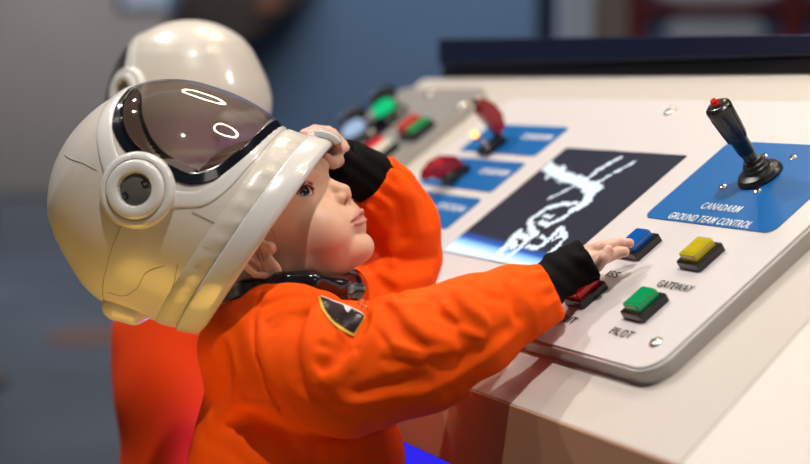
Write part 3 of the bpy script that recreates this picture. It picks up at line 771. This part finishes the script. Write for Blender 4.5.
# --- head frame
HO = K(300, 222, 0); TH_ = math.radians(18)
F0 = np.array([.857, .515, 0]); U0_ = np.array([-.515, .857, 0]); Zc = np.array([0, 0, 1.])
FB = np.stack([F0*math.cos(TH_)+Zc*math.sin(TH_), U0_, Zc*math.cos(TH_)-F0*math.sin(TH_)])
def h2c(q): return HO+np.asarray(q, float)@FB
CE = np.array([24.5, 20.0, 29.0])          # eyeball centre
EYE_R = 13.0
upl = [(59.6, -23.2, 0), (60.2, -22.4, 4), (57.6, -24.6, 11), (52.6, -27.2, 17)]; lol = [(57.6, -31.8, 0), (57.0, -31.8, 6), (54.2, -30.5, 12), (51.6, -28.2, 17)]
crs = [(62.5, -27.4, 0), (61, -27.5, 6), (57.5, -27.7, 12), (52.5, -27.8, 18.5)]
earc = [(-29+15*math.cos(a), -3+27*math.sin(a), 70-6*math.cos(a)) for a in np.radians([40, 70, 95, 125, 160, 195, 230, 258])]
def eye_frame(q):
    e = q-CE; a = math.radians(24); return np.stack([e[:, 0]*math.cos(a)+e[:, 2]*math.sin(a), e[:, 1], -e[:, 0]*math.sin(a)+e[:, 2]*math.cos(a)], 1)
def head_sdf(P):
    q = (P-HO)@FB.T; q = q.copy(); q[:, 2] = np.abs(q[:, 2])
    d = ell(q, (-27, 32, 0), (77, 66, 68))
    d = smin(d, ell(q, (4, -16, 0), (46, 54, 51)), 12)
    d = smin(d, ell(q, (27, -22, 25), (25, 28, 24)), 10)
    d = smin(d, cap(q, (28, -50, 8), (-22, -34, 38), 15, 17), 12)
    d = smin(d, ell(q, (38.5, -52, 0), (16.5, 15.5, 17)), 8)
    d = smin(d, ell(q, (46, -23, 0), (12.5, 14, 22)), 7)
    d = smin(d, ell(q, (37, 38, 18), (12.5, 9, 22)), 9)
    d = smax(d, -ell(q, (54, 19, 31), (15, 10, 18)), 8)
    d = smin(d, chain(q, [(40, 27, 0), (47.5, 15, 0), (55.6, 3.2, 0)], [5.5, 6.0, 7.6], 2), 5)
    d = smin(d, ell(q, (50.5, -2.0, 8.8), (8.0, 5.4, 4.4)), 4.5)
    d = smin(d, cap(q, (57.5, -3, 0), (52, -9.5, 0), 3.8, 3.2), 3)
    d = smax(d, -ell(q, (55.2, -6.9, 6.0), (4.6, 3.0, 2.5)), 1.4)
    # eyelids and opening
    e = eye_frame(q); re = np.sqrt((e*e).sum(1))
    d = smin(d, re-14.4, 2.5)
    wn = e[:, 2]/12.4; almond = np.where(e[:, 1] > 0, e[:, 1]-6.6*(1-wn*wn), -e[:, 1]-5.0*(1-wn*wn))
    cut = np.maximum(np.maximum(almond, 2.5-e[:, 0]), 12.2-re)
    d = smax(d, -cut, .7)
    # lips
    d = smin(d, chain(q, upl, [2.4, 2.6, 2.2, 1.2]), 1.8); d = smin(d, chain(q, lol, [2.9, 2.9, 2.3, 1.1]), 1.8)
    d = d+2.6*np.exp(-(pldist(q, crs)/1.35)**2)
    d = d+.8*np.exp(-(pldist(q, [(59, -12, 0), (61, -19, 0)])/2.0)**2)
    d = d+.9*np.exp(-(pldist(q, [tuple(CE+np.array(v)) for v in ((12.0, 7.5, -8), (12.8, 9.3, 0), (9.5, 8.6, 9))])/1.3)**2)
    # ear
    er = chain(q, earc, [3.0]*len(earc), 1)
    er = smin(er, ell(q, (-30, -3, 65.5), (15, 26, 4.5)), 4)
    er = smin(er, ell(q, (-25, -28, 66.5), (10, 11, 5)), 5)
    er = smin(er, chain(q, [(-33, 10, 68), (-37, -6, 70), (-32, -17, 68.5)], [2.6, 2.8, 2.6], 1), 3)
    er = smax(er, -ell(q, (-24, -6, 70.5), (8, 10, 6)), 2.5)
    er = smin(er, ell(q, (-14, -9, 63), (4, 6, 5)), 4)
    d = smin(d, er, 3)
    n = cap(P, K(258, 258, 0), K(285, 345, 0), 40, 44)
    return smin(d, n, 8)
lo = HO+np.array([-125, -140, -85]); hi = HO+np.array([90, 125, 100])
Vh, Qh = sdf_mesh(head_sdf, lo, hi, 1.25)
def skin_cols(V):
    q = (V-HO)@FB.T; q[:, 2] = np.abs(q[:, 2]); base = np.array([.69, .425, .295]); C = np.tile(base, (len(V), 1))
    def mixc(c, w): 
        nonlocal C
        w = np.clip(w, 0, 1)[:, None]; C = C*(1-w)+np.array(c)*w
    g = lambda c, r: np.exp(-(((q-np.array(c))/np.array(r))**2).sum(1))
    mixc((.66, .28, .215), .42*g((8, -34, 47), (20, 17, 24)))
    mixc((.68, .29, .23), .40*g((34, -20, 40), (14, 12, 16)))
    mixc((.66, .30, .235), .30*g((62, 2, 0), (9, 9, 12)))
    mixc((.70, .30, .24), .45*g((-32, -5, 70), (18, 28, 10)))
    mixc((.62, .30, .25), .40*g(CE+np.array([9, -7, 0]), (7, 3.5, 12)))
    lp = np.minimum(chain(q, upl, [3.2, 3.4, 2.6, .9]), chain(q, lol, [3.6, 3.5, 2.6, .8])); mixc((.55, .20, .19), .75*np.clip(1-(lp-.3)/1.0, 0, 1))
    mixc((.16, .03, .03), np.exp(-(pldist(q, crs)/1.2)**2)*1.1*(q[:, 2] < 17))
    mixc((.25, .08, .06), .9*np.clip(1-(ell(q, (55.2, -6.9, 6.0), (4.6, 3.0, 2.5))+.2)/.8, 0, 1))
    e = eye_frame(q); re = np.sqrt((e*e).sum(1)); wn = e[:, 2]/12.4; al = np.where(e[:, 1] > 0, e[:, 1]-6.6*(1-wn*wn), -e[:, 1]-5.0*(1-wn*wn))
    mixc((.20, .07, .05), .85*np.exp(-(al/.9)**2)*(re < 16)*(re > 10)*(e[:, 0] > 3)*(np.abs(wn) < 1.05)*(e[:, 1] > -1)); mixc((.6, .26, .22), .5*np.exp(-(al/.9)**2)*(re < 16)*(e[:, 0] > 3)*(e[:, 1] < -1))
    return C
Ch = skin_cols(Vh)
# --- hands (fingers as chains of knuckles)
PB = np.stack([[v@CR, v@CU, -(v@CF)] for v in (PU, PV, PN)])
near_f = [[(587, 253.5, .027, 7.5), (606, 247.5, .0300, 6.0), (621, 243, .0262, 5.2), (629.5, 243.2, .0225, 4.6)],
          [(592, 260.5, .026, 7.2), (608, 256, .0280, 6.2), (619, 252.3, .0245, 5.5), (624.5, 251.8, .0225, 4.9)],
          [(597, 266, .024, 6.2), (604.5, 257.5, .0310, 5.2), (608.5, 249.5, .0345, 4.4)],
          [(580, 255, .026, 7), (600, 247, .0300, 5.8), (614, 243.5, .0270, 5.0), (622, 243.5, .0240, 4.5)],
          [(574, 266, .018, 8), (586, 258, .0100, 6.5), (596, 253, .0075, 5.6)]]
nc = KP(580, 263.5, .0255); nw0 = KP(548, 287, .030)
NF = [([KP(*p[:3]) for p in f], [p[3] for p in f]) for f in near_f]
def near_hand(P):
    d = smin(ell(P, nc, (23, 24, 10.5), PB), cap(P, nw0, KP(572, 270, .026), 15, 14), 8)
    for pts, r in NF: d = smin(d, chain(P, pts, r, 1.5), 3.2) if pts is not NF[0][0] else smin(d, chain(P, pts, r, 1.5), 3)
    return d
pp_ = np.array([p for f in NF for p in f[0]]+[nw0]); Vn, Qn = sdf_mesh(near_hand, pp_.min(0)-24, pp_.max(0)+14, 1.1)
far_f = [[(342, 149, -28, 6.6), (333, 138, -26, 6.2), (321, 134, -16, 5.6), (311, 138, -8, 5)],
         [(343, 147, -40, 6.6), (332, 134.5, -38, 6.2), (319, 131, -28, 5.6), (309, 135, -20, 5)],
         [(341, 145, -52, 6.4), (328, 132, -50, 6.0), (315, 130, -42, 5.4), (304, 134, -36, 4.9)],
         [(337, 146, -64, 6), (323, 134, -62, 5.6), (309, 133, -54, 5), (301, 138, -48, 4.6)],
         [(340, 160, -30, 7.5), (333, 163, -16, 6.2), (326, 158, -8, 5.4)]]
FFg = [([K(*p[:3]) for p in f], [p[3] for p in f]) for f in far_f]
def far_hand(P):
    d = smin(ell(P, K(341, 155, -44), (13, 14, 21)), cap(P, K(372, 178, -58), K(348, 160, -47), 15, 13), 7)
    for pts, r in FFg: d = smin(d, chain(P, pts, r, 1.5), 2.6)
    return d
pp_ = np.array([p for f in FFg for p in f[0]]+[K(372, 178, -58)]); Vf, Qf = sdf_mesh(far_hand, pp_.min(0)-22, pp_.max(0)+22, 1.2)
def hand_cols(V, fl):
    C = np.tile([.66, .41, .32], (len(V), 1))
    for pts, r in fl:
        t = pts[-1]; dv = pts[-1]-pts[-2]; dv /= np.linalg.norm(dv); w = np.exp(-(np.linalg.norm(V-t, axis=1)/6.5)**2)[:, None]*.5; C = C*(1-w)+np.array([.68, .30, .25])*w
        up = PB[2] if fl is NF else np.array([0, .9, .45]); nl = t+up*r[-1]*.9-dv*1.0
        w = (np.linalg.norm((V-nl)*1.0, axis=1) < 3.1)[:, None]*.6; C = C*(1-w)+np.array([.74, .50, .45])*w
    return C
# --- rest of the body, hidden under the clothes
def down(p, L): return p+L*np.array([0, -.9954, -.0956])
hipc = K(298, 560, -25)
def leg_pts(z, kx=0): h = hipc+np.array([kx, 0, z]); return [h, down(h, 250)+np.array([4, 0, 0]), down(h, 500)]
GN = 232-0
def body_sdf(P):
    d = cap(P, K(280, 350, 0), K(296, 470, -12), 52, 60); d = smin(d, cap(P, K(296, 470, -12), hipc, 60, 60), 10)
    d = smin(d, chain(P, [K(285, 345, 60), K(405, 352, 100), KP(545, 289, .031)], [26, 21, 15], 6), 10)
    d = smin(d, chain(P, [K(300, 345, -60), K(402, 262, -105), K(374, 180, -60)], [26, 22, 15], 6), 10)
    for z in (-36, 36): d = smin(d, chain(P, leg_pts(z), [40, 27, 20], 6), 10)
    return smin(d, cap(P, K(272, 285, 0), K(285, 350, 0), 38, 44), 8)
Vb, Qb = sdf_mesh(body_sdf, (-200, -860, -170), (160, -20, 130), 7)
V = np.concatenate([Vh, Vn, Vf, Vb]); Q = np.concatenate([Qh, Qn+len(Vh), Qf+len(Vh)+len(Vn), Qb+len(Vh)+len(Vn)+len(Vf)])
C = np.concatenate([Ch, hand_cols(Vn, NF), hand_cols(Vf, FFg), np.tile([.77, .5, .395], (len(Vb), 1))])
body = kobj('body', V, Q, M['skin'], cols=C)
# --- eyes
def eyeball(sgn):
    ce = CE*np.array([1, 1, sgn]); gaze = np.array([1.0, .26, .62 if sgn > 0 else -.1]); gaze /= np.linalg.norm(gaze)
    n, m = 36, 40; V = []; fm = []; Fc = []
    a = np.linalg.norm(np.cross(gaze, [0, 1, 0])); X = np.cross(gaze, [0, 1, 0])/a; Y = np.cross(gaze, X)
    ths = np.concatenate([np.linspace(0.001, .27, 4), np.linspace(.275, .52, 5), np.linspace(.525, math.pi, n-9)])
    for th in ths:
        rr = EYE_R+(.7*max(0, 1-(th/.62)**2))
        for j in range(m):
            b = 2*math.pi*j/m; V.append(ce+rr*(math.cos(th)*gaze+math.sin(th)*(math.cos(b)*X+math.sin(b)*Y)))
    for i in range(n-1):
        for j in range(m):
            Fc.append((i*m+j, i*m+(j+1) % m, (i+1)*m+(j+1) % m, (i+1)*m+j)); t_ = (ths[i]+ths[i+1])/2; fm.append(0 if t_ < .272 else (1 if t_ < .522 else 2))
    o = kobj('eye', h2c(V), Fc, None, body, mats=[M['pupil'], M['iris'], M['sclera']], fm=fm)
    return o
M['pupil'] = mat('pupil', (.004, .003, .003), .04, coat=1); M['iris'] = mat('iris_dark_brown', (.035, .014, .007), .05, coat=1); M['sclera'] = mat('sclera', (.62, .59, .57), .08, coat=1)
eyeball(1); eyeball(-1)
# --- lashes, brows, hair
def strands(name, lst, m, par):
    bm = bmesh.new()
    for pts, r in lst: tube([tuple(toW(h2c(p))-FEET) for p in pts], [r*S*k for k in np.linspace(1, .35, len(pts))], 5, bm)
    return bm_obj(name, bm, m, par, True)
a14 = math.radians(24)
def e2q(e): return CE+np.array([e[0]*math.cos(a14)-e[2]*math.sin(a14), e[1], e[0]*math.sin(a14)+e[2]*math.cos(a14)])
ls = []
for w in np.linspace(-10.5, 11.5, 34):
    u = 6.6*(1-(w/12.4)**2); f = math.sqrt(max(14.2**2-u*u-w*w, 1)); p = np.array([f, u+.2, w])
    ls.append(([e2q(p), e2q(p+np.array([2.6, .6, w*.10])), e2q(p+np.array([4.2, 2.4, w*.22]))], .46))
for w in np.linspace(-7, 9, 14):
    u = -5.0*(1-(w/12.4)**2); f = math.sqrt(max(14.0**2-u*u-w*w, 1)); p = np.array([f, u, w]); ls.append(([e2q(p), e2q(p+np.array([1.6, -.9, w*.1]))], .2))
strands('eyelashes', ls, M['lash'], body)
def march(f, px, py, z0=200, z1=-200, n=400):
    zs = np.linspace(z0, z1, n); g = (F-zs)/F; P = np.stack([(px-405)*g, -(py-232)*g, zs], 1); d = f(P); i = np.argmax(d < 0)
    return P[i] if (d < 0).any() else None
M['brow'] = mat('eyebrow_hair', (.28, .14, .08), .6)
ls = []; rnd = random.Random(3)
for k in range(60):
    t = rnd.random(); w = 14+26*t; u = 41+5*math.sin(t*2.6)+rnd.uniform(-1.3, 1.3)
    # find surface along f
    fs = np.linspace(60, 10, 120); P = h2c(np.stack([fs, np.full(120, u), np.full(120, w)], 1)); dd = head_sdf(P); f = fs[np.argmax(dd < .1)]
    ls.append(([(f, u, w), (f+.4, u+1.2, w+2.2), (f-.3, u+1.6, w+4.6)], .22))
strands('eyebrow', ls, M['brow'], body)
ls = []
for k in range(70):
    a = rnd.uniform(0, 1); base = (254+32*a, 262-105*a*.62)     # along the helmet opening
    px, py = base[0]-6, base[1]+0
    p0 = march(head_sdf, px, py); 
    if p0 is None: continue
    pts = []; dx, dy = rnd.uniform(5, 16), rnd.uniform(6, 26)
    for s in np.linspace(0, 1, 6):
        q = march(head_sdf, px+dx*s-3*s*s*rnd.uniform(.6, 1.4), py+dy*s)
        if q is None: break
        pts.append((q-HO+np.array([0, 0, .8]))@FB.T)
    if len(pts) > 3: ls.append((pts, .30))
hair = strands('hair', ls[:6], M['hair'], body)
def hair_sdf(P):
    q = (P-HO)@FB.T; d = ell(q, (-32, 33, 0), (77, 69, 71.5)); q2 = q.copy(); q2[:, 2] = abs(q2[:, 2])
    d = np.maximum(d, (q[:, 0]*.80-q[:, 1]*.42-(-22)))       # hairline plane
    return d+.9*np.sin(q[:, 1]*.9+q[:, 0]*.25)*.6
Vc, Qc = sdf_mesh(hair_sdf, HO+np.array([-140, -60, -80]), HO+np.array([60, 130, 80]), 2.4)
kobj('hair_cap', Vc, Qc, M['hair'], hair)

# --- orange suit
cuffN = KP(552, 292, .030); cdn = KP(575, 279, .028)-KP(530, 300, .034); cdn /= np.linalg.norm(cdn)
cuffF = K(374, 181, -60); cdf = K(345, 158, -48)-K(398, 196, -72); cdf /= np.linalg.norm(cdf)
def angf(P, c, ax):
    a = np.cross(ax, [0, 0, 1.]); a /= np.linalg.norm(a); b = np.cross(ax, a); q = P-c; return np.arctan2(q@b, q@a), q@ax
near_arm = [K(296, 362, 62), K(350, 369, 88), K(418, 353, 98), K(470, 327, 95), K(520, 302, 78), KP(545, 293, .0335)]
far_arm = [K(310, 335, -66), K(350, 318, -88), K(392, 288, -105), K(404, 256, -108), K(401, 222, -96), K(387, 195, -72), K(375, 183, -61)]
def suit_base(P):
    d = ell(P, K(281, 362, 0), (80, 78, 88))
    d = smin(d, ell(P, K(297, 462, -8), (108, 112, 96)), 22)
    d = smin(d, ell(P, K(291, 332, 50), (62, 52, 48)), 10)
    d = smin(d, ell(P, K(243, 342, 25), (42, 42, 52)), 14)
    d = smin(d, ell(P, K(300, 345, -58), (55, 50, 46)), 14)
    a = chain(P, near_arm, [62, 62, 54, 46, 34, 25], 14); th, al = angf(P, cuffN, cdn)
    a = smin(a, ell(P, K(402, 337, 98), (42, 42, 36)), 6); a = smin(a, ell(P, K(512, 302, 82), (24, 35, 32)), 8)
    a = a-1.6*np.sin(th*13+.5*np.sin(3*th))*np.exp(-((al+4)/12)**2)-1.5*np.exp(-((al+3)/4)**2)
    a = smax(a, al-1.5, 2.5)
    b = chain(P, far_arm, [48, 46, 43, 38, 38, 32, 28], 14); th, al = angf(P, cuffF, cdf)
    b = b-1.8*np.sin(th*12+.6*np.sin(3*th))*np.exp(-((al+4)/12)**2)-1.5*np.exp(-((al+3)/4)**2)
    b = smax(b, al-1.5, 2.5)
    d = smin(d, a, 9); d = smin(d, b, 9)
    # neck hole
    return smax(d, -cap(P, K(300, 262, 0), K(290, 318, 0), 46, 40), 5)
folds = [([(262, 290), (253, 318), (255, 348), (266, 384), (284, 414), (303, 437)], -3.0, 2.2), ([(268, 296), (260, 320), (262, 348), (273, 380), (292, 408), (308, 425)], 2.2, 5),
    ([(250, 298), (275, 288), (305, 287), (338, 303)], 2.5, 5), ([(262, 306), (290, 297), (318, 298)], -3.5, 4), ([(270, 318), (295, 305), (316, 308)], 2.5, 4), ([(275, 330), (290, 316), (306, 315)], -2.5, 4),
    ([(321, 302), (308, 333), (306, 360), (313, 384)], 4.5, 7), ([(300, 318), (294, 345), (296, 370)], -4, 8), ([(315, 370), (330, 386), (348, 402)], 3.5, 5), ([(300, 384), (322, 402), (345, 415)], -3, 6),
    ([(376, 312), (370, 334), (354, 358), (334, 378)], 5, 8), ([(362, 322), (350, 342), (334, 362), (322, 368)], -6, 8), ([(396, 300), (408, 316), (424, 334), (450, 343)], 4.5, 6), ([(388, 308), (400, 330), (424, 350)], -5, 7),
    ([(432, 300), (438, 314), (456, 324)], -4.5, 5), ([(458, 292), (468, 306), (486, 318)], 3.5, 6), ([(470, 284), (486, 296), (505, 300)], -3, 5), ([(500, 275), (515, 288), (528, 305)], 2.5, 6), ([(505, 330), (480, 350), (450, 366), (410, 376)], -3.5, 8), ([(520, 330), (492, 354), (455, 380), (405, 402)], 2.5, 6),
    ([(360, 392), (390, 384), (425, 382)], -4, 7), ([(330, 405), (365, 402), (400, 396)], 3, 7), ([(222, 350), (226, 380), (215, 412)], -3.5, 9), ([(212, 420), (238, 402), (268, 402), (295, 425)], 4.5, 9), ([(230, 425), (255, 418), (280, 430), (300, 455)], -4, 9),
    ([(345, 445), (350, 500)], 3.5, 7), ([(372, 425), (382, 500)], -4, 8), ([(315, 445), (322, 500)], -4, 8), ([(205, 440), (230, 450), (260, 480)], -3, 8),
    ([(376, 300), (400, 306), (424, 304)], 2.5, 5), ([(360, 300), (366, 318), (360, 332)], -4, 5), ([(340, 330), (352, 345), (352, 368)], 2.5, 4), ([(395, 345), (425, 352), (455, 350)], 3, 4), ([(385, 360), (420, 366), (458, 358)], -3, 4), ([(375, 330), (388, 345), (392, 365)], -2.5, 3.5), ([(445, 305), (462, 330), (482, 338)], 2.5, 4), ([(480, 275), (478, 295), (490, 318)], -2.5, 4), ([(512, 276), (508, 298), (516, 318)], -2.5, 4), ([(230, 340), (238, 372), (236, 400)], 3, 5), ([(320, 345), (340, 352), (356, 350)], -2.5, 4), ([(384, 188), (398, 205), (404, 238)], -4, 5), ([(396, 178), (414, 200), (420, 232)], 2.5, 6), ([(372, 210), (388, 232), (394, 262)], 3.5, 6), ([(378, 250), (402, 262), (434, 256)], -3.5, 6), ([(375, 275), (400, 282), (430, 276)], 3, 7), ([(360, 262), (380, 280), (400, 300)], -4, 6), ([(410, 178), (426, 198), (432, 224)], -2.5, 5)]
FL = []
for px, A_, w in folds:
    pts = []
    for i in range(len(px)-1):
        for s in (0, .5):
            q = march(suit_base, px[i][0]+(px[i+1][0]-px[i][0])*s, px[i][1]+(px[i+1][1]-px[i][1])*s)
            if q is not None: pts.append(q)
    q = march(suit_base, *px[-1]); 
    if q is not None: pts.append(q)
    if len(pts) > 1: FL.append((pts, A_, w))
def suit_sdf(P):
    d = suit_base(P)
    q = P/30.; wv = np.sin(q[:, 0]*1.7+1.3*np.sin(q[:, 1]*1.1+q[:, 2]))*np.sin(q[:, 1]*1.9+1.1*np.sin(q[:, 2]*1.4)+.7)
    q = P/14.; wv2 = np.sin(q[:, 0]*.9+q[:, 1]*1.3+1.8*np.sin(q[:, 2]*.7+q[:, 0]*.4))
    d = d-1.5*wv-.45*wv2
    for pts, A_, w in FL:
        a_ = np.min(pts, 0)-2.6*w; b_ = np.max(pts, 0)+2.6*w; m_ = ((P > a_) & (P < b_)).all(1)
        if m_.any(): d[m_] -= A_*np.exp(-(pldist(P[m_], pts)/w)**2)
    return d
Vs, Qs = sdf_mesh(suit_sdf, (-225, -300, -165), (175, 85, 165), 2.6, proj=3)
def legs_sdf(P):
    d = ell(P, K(297, 470, -10), (106, 130, 94))
    for z in (-40, 36):
        L = leg_pts(z); d = smin(d, chain(P, [L[0]+np.array([0, 60, 0]), L[1], L[2]], [62, 48, 40], 14), 16)
    d = smax(d, P[:, 1]+262, 3)
    q = P/26.; return d-2.0*np.sin(q[:, 1]*2.1+1.5*np.sin(q[:, 0]+q[:, 2]))
Vl, Ql = sdf_mesh(legs_sdf, (-225, -850, -190), (30, -240, 130), 6)
suit = kobj('suit', np.concatenate([Vs, Vl]), np.concatenate([Qs, Ql+len(Vs)]), M['orange'])
for z in (-40, 36):
    a = leg_pts(z)[2]
    def boot(P): return smax(smin(cap(P, down(a, -20), down(a, 55), 36, 34), ell(P, down(a, 62)+np.array([42, 0, 0]), (62, 28, 32)), 12), -(P@np.array([0, .9954, .0956])+906), 3)
    Vx, Qx = sdf_mesh(boot, down(a, 60)-90, down(a, -40)+120, 5)
    bt_ = kobj('boot', Vx, Qx, M['black_cloth'])
# --- black cuffs
def cuff(name, pts, r, c, ax, seed):
    def f(P):
        d = chain(P, pts, r, 6); th, al = angf(P, c, ax)
        d = d-1.3*np.sin(th*5+seed)*np.clip((al+30)/30, 0, 1)-.8*np.sin(P[:, 0]*.25+P[:, 1]*.34+seed)
        d = smax(d, al, 1.2); inner = chain(P, pts, [x-3.0 for x in r], 6)
        return smax(d, -np.maximum(inner, -(al+12)), 1.0)
    pts = [np.array(p) for p in pts]; A_ = np.array(pts); V, Q = sdf_mesh(f, A_.min(0)-32, A_.max(0)+32, 1.7)
    return kobj(name, V, Q, M['black_cloth'])
ax = KP(602, 256, .026)-KP(560, 278, .030); ax /= np.linalg.norm(ax)
cuff('black_cuff', [KP(540, 295, .034), KP(560, 274, .033), KP(579, 264, .030), KP(596, 261, .028)], [20, 21.5, 20.0, 18.0], KP(592, 263, .028), ax, 0)
ax = K(330, 149, -40)-K(364, 171, -54); ax /= np.linalg.norm(ax)
cuff('black_cuff', [K(386, 188, -66), K(368, 176, -57), K(350, 168, -50), K(336, 159, -44)], [23, 27.5, 27, 21], K(337, 155, -43), ax, 2)
# --- black collar
cp = [K(232, 300, 20), K(250, 290, 42), K(280, 284, 58), K(312, 283, 56), K(338, 287, 38), K(352, 286, 12), K(352, 282, -22), K(330, 286, -46), K(290, 288, -54), K(250, 296, -44), K(232, 300, -10), K(232, 300, 20)]
def collar(P):
    d = chain(P, cp, [11, 11, 11, 12, 12, 13, 14, 12, 12, 11, 11, 11], 5); return d-1.5*np.sin(P[:, 0]*.07+P[:, 1]*.13+1)-.5*np.sin(P[:, 1]*.4-P[:, 2]*.1)
Vx, Qx = sdf_mesh(collar, (-195, -100, -85), (-20, -20, 90), 2.0)
kobj('black_collar', Vx, Qx, M['black_shiny'])
# --- chest patch and zip, laid on the cloth
def on_suit(px, py, o=1.2):
    q = march(suit_sdf, px, py); e = .8
    if q is None: q = K(px, py, 60)
    g = np.array([suit_sdf((q+np.eye(3)[i]*e)[None])[0]-suit_sdf((q-np.eye(3)[i]*e)[None])[0] for i in range(3)]); g /= np.linalg.norm(g)+1e-9
    return q+g*o
def patch_poly(name, top, bot, n, m, par, o, mt, th=.0008):
    V = []
    T_ = np.array(top, float); B_ = np.array(bot, float); s = np.linspace(0, 1, n)
    tx = [np.interp(s, np.linspace(0, 1, len(T_)), T_[:, k]) for k in (0, 1)]; bx = [np.interp(s, np.linspace(0, 1, len(B_)), B_[:, k]) for k in (0, 1)]
    for i in range(n):
        for j in range(m):
            w = j/(m-1); V.append(on_suit(tx[0][i]*(1-w)+bx[0][i]*w, tx[1][i]*(1-w)+bx[1][i]*w, o))
    V = np.array(V).reshape(n, m, 3)
    for _ in range(4): V[1:-1] = .5*V[1:-1]+.25*(V[:-2]+V[2:]); V[:, 1:-1] = .5*V[:, 1:-1]+.25*(V[:, :-2]+V[:, 2:])
    ob = kobj(name, V.reshape(-1, 3), gridfaces(n, m), mt, par); so = ob.modifiers.new('t', 'SOLIDIFY'); so.thickness = th; so.offset = 0; return ob
pt = patch_poly('chest_patch', [(318, 297), (334, 303), (350, 309), (366, 318)], [(318.5, 297.5), (320, 309), (331, 324), (343, 333), (354, 338)], 26, 14, suit, 1.4, M['yellow_edge'])
patch_poly('patch_field', [(321, 299.5), (335, 304.5), (350, 310.5), (365, 318)], [(321.2, 300), (324, 310), (333, 321), (344, 329.5), (354, 334)], 26, 14, pt, 2.6, M['patch'], .0006)
patch_poly('patch_mark', [(343, 307), (348, 309), (352, 310.5)], [(346, 313), (348, 316), (350, 313.5)], 8, 5, pt, 3.4, M['patch_white'], .0005)
patch_poly('patch_border', [(321, 298.6), (335, 303.4), (350, 309.4), (365, 317)], [(321, 299.6), (335, 304.6), (350, 310.6), (365, 318.2)], 24, 3, pt, 3.3, M['patch_white'], .0005)
zr = []
for c in ((357, 299), (362, 305), (365, 311)):
    q = on_suit(*c, 2.5); bm = bmesh.new()
    pts = [tuple(toW(q+np.array([3.2*math.cos(a), 3.2*math.sin(a)*.8, 1.5*math.sin(a)]))-FEET) for a in np.linspace(0, 2*math.pi, 17)]
    bm_obj('zip_ring', tube(pts, .0007, 6), M['steel'], suit, True)

# ------------------------------------------------------------------ the child behind, in the upright helmet
HW = np.array([.891, .453, 0]); c2 = CAM+1.765*(CR*(182-405)/F+CF); bx, by = c2[0], c2[1]
kid2 = empty('person', (bx, by, 0), 'blurred child in red-orange suit standing behind the first child, seen from behind', 'person')
def L2(f, s, z): "f along facing, s to the viewer side, z up"; return np.array([f*.30+s*.95, f*.95-s*.30, z])
HSH = np.array(h2.matrix_world.translation)-np.array([bx, by, 0]); HSH[2] = 0
def body2(P):
    d = ell(P, L2(0, 0, .955)+HSH, (.066, .066, .078)); d = smin(d, cap(P, L2(0, 0, .78), L2(0, 0, .92), .04, .04), .02)
    d = smin(d, cap(P, L2(0, 0, .46), L2(0, 0, .70), .055, .058), .02)
    for s in (-1, 1):
        d = smin(d, chain(P, [L2(0, .045*s, .71), L2(.03, .052*s, .62), L2(.052, .050*s, .51)], [.030, .024, .016], .01), .015)
        d = smin(d, cap(P, L2(.054, .05*s, .495), L2(.056, .048*s, .45), .019, .013), .01)
        d = smin(d, chain(P, [L2(0, .035*s, .46), L2(.0, .045*s, .26), L2(0, .045*s, .06)], [.040, .032, .026], .01), .015)
    return d
Vx, Qx = sdf_mesh(body2, (-.3, -.3, .02), (.3, .35, 1.08), .008)
b2 = mkobj('body', Vx, Qx, M['skin'], kid2, cols=np.tile([.77, .5, .395], (len(Vx), 1)))
def suit2(P):
    d = ell(P, L2(0, 0, .65), (.080, .078, .17)); d = smin(d, ell(P, L2(0, 0, .47), (.080, .080, .24)), .03)
    for s in (-1, 1):
        d = smin(d, chain(P, [L2(0, .045*s, .71), L2(.03, .052*s, .62), L2(.05, .050*s, .52)], [.046, .040, .032], .02), .02)
        d = smin(d, chain(P, [L2(0, .035*s, .46), L2(.0, .045*s, .28), L2(0, .045*s, .09)], [.052, .046, .042], .02), .02)
    q = P/.035; return smax(d-.003*np.sin(q[:, 2]*1.5+1.6*np.sin(q[:, 0]*.9+q[:, 1]*.5)), -cap(P, L2(0, 0, .80), L2(0, 0, .95), .05, .05), .01)
Vx, Qx = sdf_mesh(suit2, (-.3, -.3, .02), (.3, .35, .86), .007)
mkobj('suit', Vx, Qx, M['orange_far'], kid2)
for s in (-1, 1):
    def boot2(P): return smax(smin(cap(P, L2(0, .045*s, .03), L2(0, .045*s, .12), .032, .036), ell(P, L2(.03, .045*s, .025), (.04, .045, .03)), .015), -P[:, 2]+.001, .004)
    Vx, Qx = sdf_mesh(boot2, (-.25, -.25, -.02), (.25, .25, .2), .007); mkobj('boot', Vx, Qx, M['black_cloth'], kid2)
